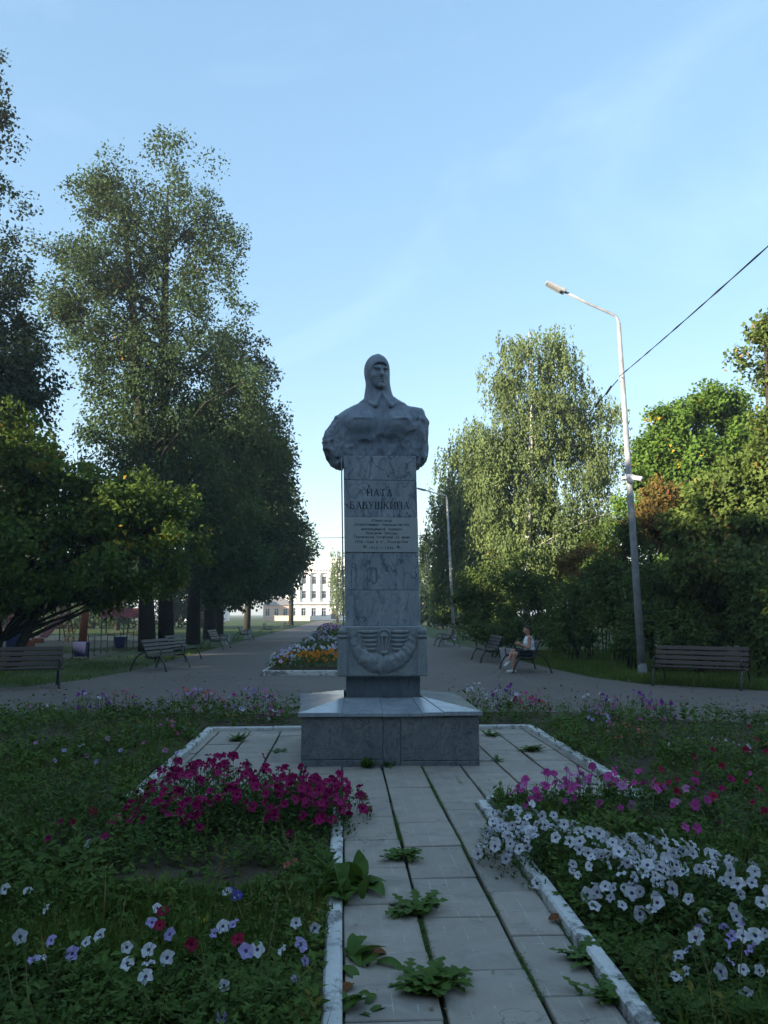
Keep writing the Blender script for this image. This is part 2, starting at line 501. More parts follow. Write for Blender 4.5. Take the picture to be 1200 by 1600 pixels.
# the ground: one sheet to the horizon
xs = [-2500, -600, -200, -90, -40, -20, 0, 20, 40, 90, 200, 600, 2500]
ys = [-2500, -600, -200, -60, -20, 0, 20, 40, 60, 100, 160, 260, 600, 2500]
gv = [(x, y, -0.012) for y in ys for x in xs]
gf = [(j * len(xs) + i, j * len(xs) + i + 1, (j + 1) * len(xs) + i + 1, (j + 1) * len(xs) + i) for j in range(len(ys) - 1) for i in range(len(xs) - 1)]
tag(obj('ground', np_mesh('ground', gv, gf), M_ground), kind='structure')

apoly = [(-70, -30), (70, -30), (70, 15.6), (11, 15.6), (8.9, 16.8), (7.15, 18.3), (6.55, 20.3), (6.35, 24), (6.3, 205), (2.35, 205), (2.35, 21.35), (-2.25, 21.35), (-2.25, 205),
         (-6.2, 205), (-6.2, 23.5), (-6.5, 20.5), (-7.2, 18.4), (-9, 17.6), (-70, 16.5)]
me = bpy.data.meshes.new('asphalt_path'); me.from_pydata([(x, y, 0.004) for x, y in apoly], [], [tuple(range(len(apoly)))]); me.update()
tag(obj('asphalt_path', me, M_asphalt), kind='structure')

# flower bed soil round the paving
PX0, PX1, PY0, PY1 = -1.82, 2.64, 6.82, 11.1
def bed_edge(x):      # far edge of the bed against the asphalt
    if x < 3.6: return 13.2 - max(0, -x - 6) * 0.10
    return 13.2 - 0.62 * (x - 3.6) - 0.03 * (x - 3.6) ** 2
def in_bed(x, y):
    inp = (x > PX0) & (x < PX1) & (y > PY0) & (y < PY1)
    path = (x > -0.09) & (x < 1.25) & (y < PY0 + 0.1)
    e = np.where(x < 3.6, 13.2 - np.maximum(0, -x - 6) * 0.10, 13.2 - 0.62 * (x - 3.6) - 0.03 * (x - 3.6) ** 2)
    return ~inp & ~path & (y < e) & (x > -12) & (x < 10)
def soil_z(x, y):
    p = np.stack([x, y, x * 0], -1)
    return 0.062 + 0.03 * vnoise(p, 0.9) + 0.014 * vnoise(p, 3.1)
def sheet(name, x0, x1, y0, fy1, step, mat):
    nx = max(2, int((x1 - x0) / step)); ny = 60
    X = np.linspace(x0, x1, nx + 1)
    V = []
    for j in range(ny + 1):
        for x in X:
            y = y0 + (fy1(x) - y0) * j / ny
            V.append((x, y))
    V = np.array(V); z = soil_z(V[:, 0], V[:, 1])
    ed = np.array([min(1.0, max(0.0, (fy1(a) - b) / 0.25)) for a, b in V])
    z = z * ed + (1 - ed) * -0.005
    Q = [(j * (nx + 1) + i, j * (nx + 1) + i + 1, (j + 1) * (nx + 1) + i + 1, (j + 1) * (nx + 1) + i) for j in range(ny) for i in range(nx)]
    return tag(obj(name, np_mesh(name, np.column_stack([V, z]), Q, True), mat), kind='structure')
sheet('flower_bed_left', -12, PX0 - 0.09, -1.0, bed_edge, 0.18, M_soil)
sheet('flower_bed_front_left', PX0 - 0.09, -0.06, -1.0, lambda x: PY0 - 0.08, 0.12, M_soil)
sheet('flower_bed_right', PX1 + 0.09, 10, -1.0, bed_edge, 0.18, M_soil)
sheet('flower_bed_front_right', 1.21, PX1 + 0.09, -1.0, lambda x: PY0 - 0.08, 0.12, M_soil)
sheet('flower_bed_back', PX0 - 0.09, PX1 + 0.09, PY1 + 0.08, bed_edge, 0.18, M_soil)

# paving: slabs laid one by one on a dark mossy base
rng = np.random.RandomState(11)
pav = thing('paving', None, None); tag(pav, kind='structure')
g = Geo(); g.box((0.585, 2.95, 0.012), (1.14, 7.5, 0.012)); g.box(((PX0 + PX1) / 2, (PY0 + PY1) / 2 + 0.1, 0.012), (PX1 - PX0 - 0.02, PY1 - PY0 - 0.22, 0.013))
g.build('joint_base', M_joint, pav)
PT = 0.045
slab_cache = {}
def slab(x0, x1, y0, y1):
    w, l = round(x1 - x0, 3), round(y1 - y0, 3)
    key = (w, l)
    if key not in slab_cache:
        slab_cache[key] = box_mesh('paving_slab', (w, l, 0.04), 0.005); slab_cache[key].materials.append(M_slab)
    o = obj('paving_slab', slab_cache[key], None, pav, ((x0 + x1) / 2 + rng.uniform(-.004, .004), (y0 + y1) / 2, PT - 0.02 + rng.uniform(-.005, .005)), (rng.uniform(-.010, .010), rng.uniform(-.012, .012), rng.uniform(-.008, .008)))
CW, RL = 0.4235, 0.625
for i in range(-5, 7):
    cx0, cx1 = max(i * CW + 0.011, PX0 + 0.02), min((i + 1) * CW - 0.011, PX1 - 0.02)
    if cx1 - cx0 < 0.06: continue
    incol = 0 <= i <= 2
    y = (-0.66 if incol else PY0 + 0.02) + (0.2, 0.0, 0.37)[i % 3] * (1 if incol else 0)
    first = True
    ystart = -0.8 if incol else PY0 + 0.02
    ycur = y
    while ycur < PY1 - 0.08:
        y0, y1 = max(ycur + 0.004, ystart), min(ycur + RL - 0.004, PY1 - 0.02)
        hidden = y0 > 8.65 and y1 < 10.3 and cx0 > -0.3 and cx1 < 1.35
        if not hidden and y1 - y0 > 0.08:
            if i == 2 and y0 < PY0 - 0.05:
                if y1 > PY0: slab(cx0, 1.135, y0, PY0 - 0.004); slab(cx0, cx1, PY0 + 0.004, y1)
                else: slab(cx0, 1.135, y0, y1)
            elif i == 0: slab(max(cx0, 0.018) if y0 < PY0 else cx0, cx1, y0, y1)
            else: slab(cx0, cx1, y0, y1)
        ycur += RL
# kerb stones
kme = {}
def kerb(xa, ya, xb, yb, z=0.10, w=0.10, L=0.9, parent=pav, mat=M_kerb):
    d = Vector((xb - xa, yb - ya)); n = max(1, round(d.length / L)); s = d.length / n
    ang = math.atan2(d.y, d.x)
    key = (round(s, 2), w, z)
    if key not in kme:
        kme[key] = box_mesh('kerb_stone', (s - 0.008, w, z + 0.05), 0.012); kme[key].materials.append(mat)
    for k in range(n):
        c = Vector((xa, ya)) + d * ((k + 0.5) / n)
        obj('kerb_stone', kme[key], None, parent, (c.x, c.y, (z - 0.05) / 2 + rng.uniform(-.007, .004)), (rng.uniform(-.02, .02), 0, ang + rng.uniform(-.008, .008)))
kerb(-0.035, -0.8, -0.035, PY0 - 0.06, 0.09, 0.085)
kerb(1.195, -0.8, 1.195, PY0 - 0.06, 0.09, 0.085)
kerb(PX0 - 0.01, PY0, PX0 - 0.01, PY1 - 0.06)
kerb(PX1 + 0.01, PY0, PX1 + 0.01, PY1 - 0.06)
kerb(PX0 - 0.06, PY1, PX1 + 0.06, PY1)
kerb(PX0 - 0.06, PY0 - 0.01, -0.08, PY0 - 0.01)
kerb(1.24, PY0 - 0.01, PX1 + 0.06, PY0 - 0.01)

# middle flower beds between the two alleys: soil with white kerb stones
def mid_bed(y0, y1):
    t = thing('flower_bed_kerbed', None, None); tag(t, kind='structure')
    Geo().box((0, (y0 + y1) / 2, 0.06), (4.3, y1 - y0 - 0.1, 0.13)).build('soil', M_soil, t)
    kerb(-2.2, y0, 2.2, y0, 0.13, 0.13, 1.0, t)
    kerb(-2.14, y0 + 0.07, -2.14, y1, 0.13, 0.12, 1.2, t)
    kerb(2.14, y0 + 0.07, 2.14, y1, 0.13, 0.12, 1.2, t)
mid_bed(21.6, 31.5); mid_bed(36, 52); mid_bed(58, 95)

# ================================================================== MONUMENT
M_marble = m_marble('grey_marble', (0.245, 0.285, 0.325), (0.07, 0.09, 0.12), (0.42, 0.45, 0.48), 1.2, 0.42)
M_marble_base = m_marble('base_marble', (0.125, 0.14, 0.155), (0.045, 0.055, 0.065), (0.235, 0.245, 0.25), 1.0, 0.4, 1.5, (1, 1, 0.8))
M_marble_dark = m_marble('dark_marble', (0.10, 0.125, 0.15), (0.045, 0.06, 0.075), (0.17, 0.20, 0.22), 0.7, 0.4)
M_marble_pol = m_marble('polished_cap_marble', (0.26, 0.29, 0.32), (0.10, 0.12, 0.15), (0.40, 0.43, 0.46), 0.45, 0.22)
M_relief = m_marble('carved_grey_marble', (0.24, 0.265, 0.28), (0.12, 0.14, 0.15), (0.34, 0.36, 0.36), 0.5, 0.6, 1.6, (1, 1, 1), 0.6, 0.4)
M_bust = m_marble('bust_marble', (0.19, 0.22, 0.265), (0.09, 0.11, 0.145), (0.28, 0.315, 0.36), 0.35, 0.6, 1.4, (1, 1, 0.6), 1.0, 0.6)
M_plaque = m_marble('pale_plaque_marble', (0.40, 0.42, 0.42), (0.30, 0.32, 0.32), (0.46, 0.47, 0.46), 0.25, 0.45)
M_letter = m_simple('dark_lettering', (0.035, 0.035, 0.04), 0.6, 0.3)
M_letter2 = m_simple('plaque_lettering', (0.055, 0.05, 0.042), 0.6, 0.3)

mon = thing('bust_monument', 'tall grey marble pedestal with a stone bust of a figure in a flying helmet', 'monument', (0, 0, 0))
def part(name, lo, hi, mat, parent=mon, bevel=0.006):
    c = [(a + b) / 2 for a, b in zip(lo, hi)]; s = [b - a for a, b in zip(lo, hi)]
    return obj(name, box_mesh(name, s, bevel), mat, parent, c)
BX0, BX1, BY0, BY1 = -0.437, 1.476, 8.46, 10.42
base = part('base_core', (BX0 + 0.03, BY0 + 0.03, 0.0), (BX1 - 0.03, BY1 - 0.03, 0.565), M_marble_dark, mon, 0.0)
zc = 0.115
for x0, x1, zl in ((BX0, 0.435, zc), (0.438, 0.622, 0.01), (0.625, BX1, zc - 0.02)):
    part('facing_panel', (x0, BY0, zl + 0.002), (x1, BY0 + 0.029, 0.56), M_marble_base, base).location -= Vector(base.location)
    if zl > 0.05:
        part('facing_panel', (x0, BY0 - 0.004, 0.005), (x1, BY0 + 0.029, zl - 0.002), M_marble_base, base).location -= Vector(base.location)
for sx in (BX0, BX1 - 0.029):
    for y0, y1 in ((BY0 + 0.031, 9.42), (9.424, BY1 - 0.031)):
        part('facing_panel', (sx, y0, 0.01), (sx + 0.029, y1, 0.56), M_marble_base, base).location -= Vector(base.location)
for x0, x1 in ((BX0, 0.52), (0.523, BX1)):
    part('facing_panel', (x0, BY1 - 0.029, 0.01), (x1, BY1, 0.56), M_marble_base, base).location -= Vector(base.location)
# sloping cap slabs round the foot of the pillar
OX0, OX1, OY0, OY1, OZ = -0.472, 1.512, 8.42, 10.47, 0.605
IX0, IX1, IY0, IY1, IZ = 0.02, 0.93, 9.07, 9.98, 0.70
cap_i = 0
def capslab(o0, o1, i1, i0, dz=0.0):
    p = [Vector((*o0, OZ + dz)), Vector((*o1, OZ + dz)), Vector((*i1, IZ + dz)), Vector((*i0, IZ + dz))]
    c = sum(p, Vector()) / 4
    p = [c + (q - c) * 0.996 for q in p]
    g = Geo().hexa([q - Vector((0, 0, 0.042)) for q in p] + p)
    g.build('cap_slab', M_marble_pol, mon, bevel=0.005)
fx = [OX0, -0.003, 0.43, 0.855, 1.09, OX1]
ix = [IX0, IX0 + 0.001, 0.43, 0.80, IX1 - 0.001, IX1]
for k in range(5): capslab((fx[k], OY0), (fx[k + 1], OY0), (ix[k + 1], IY0), (ix[k], IY0), (0.004, 0, -0.003, 0.002, 0.008)[k])
capslab((OX1, OY0), (OX1, 9.4), (IX1, 9.5), (IX1, IY0), 0.002); capslab((OX1, 9.4), (OX1, OY1), (IX1, IY1), (IX1, 9.5))
capslab((OX0 - 0.10, OY1), (OX0 - 0.02, 9.3), (IX0, 9.4), (IX0, IY1), 0.0); capslab((OX0 - 0.02, 9.3), (OX0, OY0), (IX0, IY0), (IX0, 9.4), 0.003)
capslab((OX1, OY1), (0.5, OY1), (0.5, IY1), (IX1, IY1)); capslab((0.5, OY1), (OX0 - 0.10, OY1), (IX0, IY1), (0.5, IY1))
part('cap_bed', (BX0 + 0.05, BY0 + 0.05, 0.555), (BX1 - 0.05, BY1 - 0.05, 0.575), M_marble_dark, mon, 0)
part('plinth', (0.043, 9.10, 0.60), (0.905, 9.95, 0.945), M_marble_dark)
# carved block with garland and parachute emblem
poly = [(-0.062, 0.943), (0.981, 0.943), (0.985, 1.40), (0.965, 1.455), (0.93, 1.515), (-0.01, 1.515), (-0.045, 1.455), (-0.066, 1.40)]
rb = Geo().prism(poly, 9.00, 10.04).build('relief_block', M_relief, mon, bevel=0.012)
for sx in (-1, 1):
    xc = 0.46 + sx * 0.462
    g = Geo().hexa([(xc - .062, 8.972, .95), (xc + .062, 8.972, .95), (xc + .062, 9.01, .95), (xc - .062, 9.01, .95), (xc - .05, 8.972, 1.375), (xc + .05, 8.972, 1.375), (xc + .05, 9.01, 1.375), (xc - .05, 9.01, 1.375)])
    g.build('corner_pilaster', M_relief, rb, bevel=0.01)
    Geo().box((xc, 8.985, 1.40), (0.125, 0.05, 0.035)).build('pilaster_band', M_relief, rb, bevel=0.008)
    g = Geo()
    g.tube([(xc, 8.99 + 0.03, 1.43), (xc, 8.985 + .01, 1.455), (xc, 9.0, 1.50)], [0.06, 0.055, 0.035], 12, flat=(1, .7))
    g.build('scroll', M_relief, rb, smooth=True)
def garland():
    n, k = 70, 18
    V = []
    for i in range(n + 1):
        a = math.pi * i / n
        cx, cz = 0.46 - 0.345 * math.cos(a), 1.45 - 0.365 * math.sin(a) ** 0.85
        r = (0.045 + 0.06 * math.sin(a) ** 1.2) * (1 + 0.07 * math.sin(i * 1.35))
        tx, tz = 0.345 * math.sin(a), -0.365 * math.cos(a)
        L = math.hypot(tx, tz); nx_, nz_ = -tz / L, tx / L
        for j in range(k):
            b = 2 * math.pi * j / k
            q = (cx + nx_ * math.cos(b) * r, 9.005 + math.sin(b) * r * 0.6, cz + nz_ * math.cos(b) * r)
            V.append(q)
    V = np.array(V); C = V.copy()
    d = 0.014 * vnoise(V, 26) + 0.012 * vnoise(V, 60)
    ctr = np.repeat(V.reshape(n + 1, k, 3).mean(1), k, 0)
    u = V - ctr; u /= np.linalg.norm(u, axis=1)[:, None] + 1e-9
    V = V + u * d[:, None]
    Q = [(i * k + j, i * k + (j + 1) % k, (i + 1) * k + (j + 1) % k, (i + 1) * k + j) for i in range(n) for j in range(k)]
    return np_mesh('garland', V, Q, True)
obj('garland', garland(), M_relief, rb)
ex = 0.478
g = Geo()
vs = []
nr, na = 6, 16
for i_ in range(nr + 1):
    for k_ in range(na + 1):
        q, a_ = i_ / nr, math.pi * k_ / na
        vs.append((ex + 0.072 * q * math.cos(a_), 9.003 - 0.030 * math.cos(q * math.pi / 2) - 0.002 * math.cos(4 * a_) * q, 1.395 + 0.078 * q * math.sin(a_)))
g.add(vs, [(i_ * (na + 1) + k_, (i_ + 1) * (na + 1) + k_, (i_ + 1) * (na + 1) + k_ + 1, i_ * (na + 1) + k_ + 1) for i_ in range(nr) for k_ in range(na)])
em = g.build('parachute_emblem', M_relief, rb, smooth=True)
Geo().tube([(ex + 0.074 * math.cos(math.pi * t / 14), 8.992, 1.395 + 0.08 * math.sin(math.pi * t / 14)) for t in range(15)], 0.012, 6).build('canopy_rim', M_relief, em, smooth=True)
for t in (-1.0, -0.4, 0.4, 1.0):
    Geo().tube([(ex + t * 0.072, 8.990, 1.40), (ex + t * 0.03, 8.986, 1.225)], 0.012, 6).build('cord', M_relief, em)
Geo().box((ex, 8.985, 1.215), (0.09, 0.04, 0.04)).build('harness', M_relief, em, bevel=0.01)
for sx in (-1, 1):
    for k in range(5):
        z0 = 1.455 - k * 0.05; L = 0.235 - k * 0.028
        pts = [(ex + sx * (0.075 + 0.004 * k) + sx * L * t, 8.994, z0 - 0.015 * math.sin(t * 2.2) + 0.014 * t) for t in (0, .25, .5, .75, 1)]
        Geo().tube(pts, [0.014, 0.019, 0.02, 0.017, 0.006], 8, flat=(0.7, 1)).build('wing_feather', M_relief, em, smooth=True)
# pillar courses
sh = thing('shaft', None, None); sh.parent = mon
def sx_at(z):
    t = (z - 1.516) / (3.55 - 1.516); return 0.030 - 0.036 * t, 0.911 - 0.042 * t
zz = [1.512, 1.934, 2.38, 2.80, 3.249, 3.55]
for k in range(5):
    z0, z1 = zz[k] + 0.0015, zz[k + 1] - 0.0015
    a0, a1 = sx_at(z0); b0, b1 = sx_at(z1)
    e = 0.010 if k == 2 else 0.0
    y0, y1 = 9.10, 9.96
    g = Geo().hexa([(a0, y0 - e, z0), (a1, y0 - e, z0), (a1, y1, z0), (a0, y1, z0), (b0, y0 - e, z1), (b1, y0 - e, z1), (b1, y1, z1), (b0, y1, z1)])
    o = g.build('plaque_block' if k == 2 else 'marble_course', M_plaque if k == 2 else M_marble, sh, bevel=0.005)
    if k == 2: plaque = o
    if k == 3: name_block = o
g = Geo().hexa([(0.0, 9.14, 1.53), (0.016, 9.14, 1.53), (0.016, 9.9, 1.53), (0.0, 9.9, 1.53), (-0.040, 9.14, 3.53), (-0.024, 9.14, 3.53), (-0.024, 9.9, 3.53), (-0.040, 9.9, 3.53)])
g.build('side_panel', M_marble, sh, bevel=0.004)
# carved name: strokes (x0,y0,x1,y1,width) on a unit-high letter
def serif(x, y): return (x - 0.11, y, x + 0.11, y, 0.05)
GL = {
 'Н': (0.72, [(0.1, 0, 0.1, 1, .13), (0.62, 0, 0.62, 1, .13), (0.1, .52, .62, .52, .06)] + [serif(x, y) for x in (.1, .62) for y in (.03, .97)]),
 'А': (0.76, [(0.08, 0, 0.38, 1, .06), (0.38, 1, 0.68, 0, .14), (0.2, .33, .56, .33, .055), serif(.1, .03), serif(.66, .03)]),
 'Т': (0.70, [(0.35, 0, 0.35, 1, .13), (0.04, .965, .66, .965, .07), (.05, .84, .05, .97, .05), (.65, .84, .65, .97, .05), serif(.35, .03)]),
 'Б': (0.62, [(0.1, 0, 0.1, 1, .13), (.1, .965, .54, .965, .07), (.53, .85, .53, .97, .05), (.1, .55, .42, .55, .06), (.42, .55, .53, .42, .1), (.53, .42, .53, .14, .12), (.53, .14, .42, .03, .1), (.05, .03, .42, .03, .06)]),
 'У': (0.70, [(0.08, 1, 0.38, .38, .13), (0.64, 1, .36, .3, .06), (.36, .3, .25, .05, .07), (.25, .05, .12, .06, .08), serif(.1, .97), serif(.62, .97)]),
 'Ш': (0.98, [(0.1, 0, 0.1, 1, .13), (0.49, 0, 0.49, 1, .13), (.88, 0, .88, 1, .13), (.1, .03, .88, .03, .06)] + [serif(x, .97) for x in (.1, .49, .88)]),
 'К': (0.72, [(0.1, 0, 0.1, 1, .13), (.14, .48, .6, 1, .06), (.28, .6, .64, 0, .13)] + [serif(.1, .03), serif(.1, .97), serif(.64, .03), serif(.58, .97)]),
 'И': (0.74, [(0.1, 0, 0.1, 1, .13), (0.64, 0, 0.64, 1, .13), (.12, .12, .62, .88, .06)] + [serif(x, y) for x in (.1, .64) for y in (.03, .97)]),
}
def word(text, xc, zc, width, h):
    tot = sum(GL[c][0] + 0.14 for c in text) - 0.14
    s = width / tot; x = xc - width / 2
    for c in text:
        w, st = GL[c]
        g = Geo()
        for q, (x0, y0, x1, y1, t) in enumerate(st):
            d = Vector((x1 - x0, 0, y1 - y0)); L = d.length
            a = math.atan2(d.z * h, d.x * s)
            LL = math.hypot(d.x * s, d.z * h)
            e = 0.0015 + 0.0004 * q
            g.box((x + (x0 + x1) / 2 * s, 9.0995 - e / 2, zc - h / 2 + (y0 + y1) / 2 * h), (LL, e, t * (s * 0.5 + h * 0.5)), (0, -a, 0))
        g.build('letter', M_letter, name_block)
        x += (w + 0.14) * s
word('НАТА', 0.428, 3.10, 0.305, 0.086)
word('БАБУШКИНА', 0.428, 2.945, 0.71, 0.088)
def text_mesh(body, width, height):
    cu = bpy.data.curves.new('t', 'FONT'); cu.body = body; cu.align_x = 'CENTER'; cu.size = 1; cu.resolution_u = 2; cu.offset = 0.004
    o = bpy.data.objects.new('t', cu); COL.objects.link(o)
    dg = bpy.context.evaluated_depsgraph_get(); dg.update()
    me = bpy.data.meshes.new_from_object(o.evaluated_get(dg))
    bpy.data.objects.remove(o)
    v = np.zeros(len(me.vertices) * 3); me.vertices.foreach_get('co', v); v = v.reshape(-1, 3)
    if len(v) == 0: return me
    w = v[:, 0].max() - v[:, 0].min(); cx = (v[:, 0].max() + v[:, 0].min()) / 2
    out = np.stack([(v[:, 0] - cx) * width / w, np.zeros(len(v)), v[:, 1] * height / 0.72], 1)
    me.vertices.foreach_set('co', out.ravel()); me.update()
    return me
lines = [('Известной', .25, 813.7), ('спортсменке парашютистке', .675, 820), ('награждённой орденом', .50, 827), ('Красной Звезды', .38, 833.3), ('Трагически погибшей 22 июня', .68, 839.5), ('1936 года в г. Йошкар-Оле', .64, 847), ('1915 — 1936', .29, 856.5)]
for body, w, v in lines:
    z = at(597, v + 1.5, 9.088).z
    ch = w / len(body); x = 0.452 - w / 2
    for wd in body.split(' '):
        ww_ = ch * len(wd)
        if wd not in ('—',): obj('inscription_word', text_mesh(wd, ww_ * 0.94, 0.031), M_letter2, plaque, (x + ww_ / 2, 9.0885, z))
        else: obj('inscription_word', box_mesh('inscription_word', (ch * 1.6, 0.001, 0.005)), M_letter2, plaque, (x + ww_ / 2, 9.0885, z + 0.014))
        x += ww_ + ch
for xo in (-0.20, 0.20):      # leaf sprigs either side of the years
    g = Geo()
    for k in range(5):
        a = math.pi * (0.1 + 0.2 * k)
        g.tube([(0.452 + xo, 9.089, 2.435), (0.452 + xo + 0.03 * math.cos(a), 9.087, 2.435 + 0.034 * math.sin(a))], [0.007, 0.003], 4, flat=(1, .3))
    g.build('leaf_sprig', M_letter2, plaque)

# ---- the bust, one continuous carved surface
def bust():
    h = 0.0095
    X, Y, Z = P = sgrid((-0.80, -0.44, -0.17), (0.70, 0.42, 1.46), h)
    cv = lambda cx, cy: ((cx - 615) * 0.001477, 1.40 - (cy - 122) * 0.001526)
    sil = [cv(*q) for q in [(520, 560), (480, 535), (400, 572), (330, 605), (275, 645), (235, 680), (195, 730), (158, 780), (140, 840), (133, 890), (150, 950), (175, 1000), (212, 1050), (240, 1078), (300, 1085), (318, 1030), (330, 1045), (905, 1045), (922, 1030), (935, 1078), (955, 1075), (1000, 1035), (1022, 1005), (1030, 900), (1030, 720), (1018, 660), (1005, 612), (988, 583), (940, 578), (880, 575), (790, 545), (745, 520), (700, 530), (620, 540)]]
    x2, z2 = X[:, 0, :], Z[:, 0, :]
    d2 = poly2(x2, z2, sil)[:, None, :]
    D = 0.30 - 0.12 * (np.abs(X) / 0.65) ** 2 - 0.10 * np.clip((Z - 0.40) / 0.35, 0, 1) ** 2
    lean = 0.02
    d = smax(d2 + 0 * Y, np.abs(Y - lean) - D, 0.10)
    for sx, bx in ((-1, -0.215), (1, 0.225)):
        d = smin(d, s_ell(P, (bx, -0.20, 0.44), (0.18, 0.125, 0.14)), 0.08)
    # hollow below the chest, rough broken edge
    wv = 0.035 * np.sin(X * 9 + 1.4) + 0.012 * np.sin(X * 29 + 1) + 0.12 * X
    rec = s_box((X, Y, Z - wv), (-0.03, -0.42, 0.02), (0.30, 0.185, 0.215), 0.06)
    d = smax(d, -rec, 0.05)
    rec2 = s_box(P, (0.27, -0.42, 0.10), (0.20, 0.17, 0.10), 0.03, 0, -0.75)
    d = smax(d, -rec2, 0.03)
    # hewn notches separating arms from chest
    d = smax(d, -s_cap(P, (-0.37, -0.36, 0.02), (-0.33, -0.33, 0.55), 0.05, 0.02), 0.04)
    d = smax(d, -s_cap(P, (0.40, -0.36, 0.10), (0.405, -0.33, 0.68), 0.045, 0.03), 0.04)
    d = smax(d, -s_cap(P, (-0.62, -0.30, -0.08), (-0.30, -0.34, 0.10), 0.10, 0.10), 0.05)
    # chiselled roughness on the outer stone
    A = np.clip((np.abs(X + 0.02) - 0.30) / 0.12, 0, 1) * np.clip((0.62 - Z) / 0.1, 0.15, 1)
    A = np.maximum(A, np.clip((0.30 - Z) / 0.1, 0, 1) * 0.7)
    pts = np.stack([X, Y, Z * 0.6], -1)
    near = np.abs(d) < 0.06
    nz = np.zeros_like(d); nz[near] = 0.045 * (np.abs(vnoise(pts[near], 8)) - 0.3) + 0.030 * (np.abs(vnoise(pts[near] + 3, 17)) - 0.3) + 0.010 * vnoise(pts[near], 36)
    d = d + nz * A
    # pocket flaps, open collar edge, strap
    for bx, bz, rt in ((-0.215, 0.497, 0.03), (0.245, 0.497, -0.06)):
        fl = s_box(P, (bx, -0.30, bz), (0.12, 0.06, 0.012), 0.012, 0, rt)
        d = smin(d, np.maximum(fl, s_ell(P, (bx, -0.20, 0.44), (0.192, 0.138, 0.152))), 0.02)
    d = smax(d, -s_cap(P, (-0.045, -0.32, 0.54), (0.06, -0.35, 0.33), 0.022), 0.012)
    d = smax(d, -s_cap(P, (0.06, -0.35, 0.33), (0.10, -0.35, 0.38), 0.02), 0.012)
    # neck, helmet flaps and collar
    d = smin(d, s_cap(P, (-0.005, 0.02, 0.58), (-0.01, -0.01, 1.05), 0.15, 0.115), 0.07)
    nk = [cv(*q) for q in [(530, 300), (522, 400), (512, 460), (496, 510), (455, 552), (640, 640), (830, 562), (765, 520), (736, 492), (712, 430), (700, 390), (698, 300)]]
    dn = smax(poly2(x2, z2, nk)[:, None, :] + 0 * Y, np.abs(Y + 0.01) - (0.10 + 0.10 * np.clip((1.0 - Z) / 0.3, 0, 1)), 0.10)
    d = smin(d, dn, 0.05)
    hd = (-0.022, -0.04)
    th = rad(14)
    co, si = math.cos(th), math.sin(th)
    qx = (X - hd[0]) * co + (Y - hd[1]) * si; qy = -(X - hd[0]) * si + (Y - hd[1]) * co
    Q = (qx, qy, Z)
    helm = s_ell(Q, (0, 0.03, 1.195), (0.153, 0.198, 0.199))
    helm = smin(helm, s_cap(Q, (-0.092, 0.0, 1.14), (-0.122, -0.05, 0.80), 0.040, 0.044), 0.05)
    helm = smin(helm, s_cap(Q, (0.092, 0.0, 1.14), (0.130, -0.05, 0.78), 0.040, 0.044), 0.05)
    helm = smin(helm, s_cap(Q, (0, 0.08, 1.1), (0, 0.08, 0.72), 0.108, 0.16), 0.06)
    opening = s_box(Q, (0, -0.24, 1.0270), (0.118, 0.155, 0.215), 0.09)
    helm = smax(helm - 0.008, -opening, 0.01)
    face = s_ell(Q, (0, -0.060, 1.0870), (0.118, 0.125, 0.175))
    face = smin(face, s_ell(Q, (0, -0.105, 0.9770), (0.07, 0.07, 0.055)), 0.04)
    face = smin(face, s_cap(Q, (-0.07, -0.15, 1.1760), (0.07, -0.15, 1.1760), 0.024), 0.015)
    face = smin(face, s_cap(Q, (0, -0.172, 1.1670), (0, -0.212, 1.0720), 0.016, 0.026), 0.014)
    for sx in (-1, 1):
        face = smax(face, -s_ell(Q, (sx * 0.05, -0.185, 1.1370), (0.040, 0.045, 0.025)), 0.010)
        face = smin(face, s_ell(Q, (sx * 0.05, -0.145, 1.1340), (0.024, 0.02, 0.013)), 0.004)
        face = smin(face, s_ell(Q, (sx * 0.066, -0.12, 1.0770), (0.035, 0.03, 0.03)), 0.03)
    face = smin(face, s_cap(Q, (-0.028, -0.168, 1.0240), (0.028, -0.178, 1.0260), 0.013), 0.010)
    face = smin(face, s_cap(Q, (-0.022, -0.167, 1.0040), (0.022, -0.178, 0.9980), 0.015), 0.008)
    face = smax(face, -s_cap(Q, (-0.044, -0.190, 1.0120), (0.044, -0.190, 1.0120), 0.010), 0.005)
    face = smin(face, s_ell(Q, (0, -0.155, 0.9420), (0.045, 0.035, 0.033)), 0.02)
    d = smin(d, smin(helm, face, 0.006), 0.03)
    # helmet seam ridge and goggle band
    d = smin(d, np.maximum(s_ell(Q, (0, 0.03, 1.195), (0.164, 0.208, 0.210)), np.maximum(np.abs(qx) - 0.012, -Z + 1.30)), 0.012)
    for a, b in (((0.015, -0.150, 0.865), (-0.055, -0.235, 0.675)), ((0.03, -0.150, 0.865), (0.135, -0.235, 0.675)), ((-0.055, -0.235, 0.675), (-0.12, -0.18, 0.715)), ((0.135, -0.235, 0.675), (0.19, -0.17, 0.715))):
        d = smin(d, s_cap(P, a, b, 0.024, 0.032), 0.012)
    d = smax(d, -s_cap(P, (0.02, -0.24, 0.81), (0.03, -0.33, 0.60), 0.018, 0.008), 0.012)
    d = np.maximum(d, -Z - 0.14)
    V, Qf = nets(d, (-0.80, -0.44, -0.17), h)
    return np_mesh('bust', V, Qf, True)
obj('bust', bust(), M_bust, mon, (0.44, 9.52, 3.553))
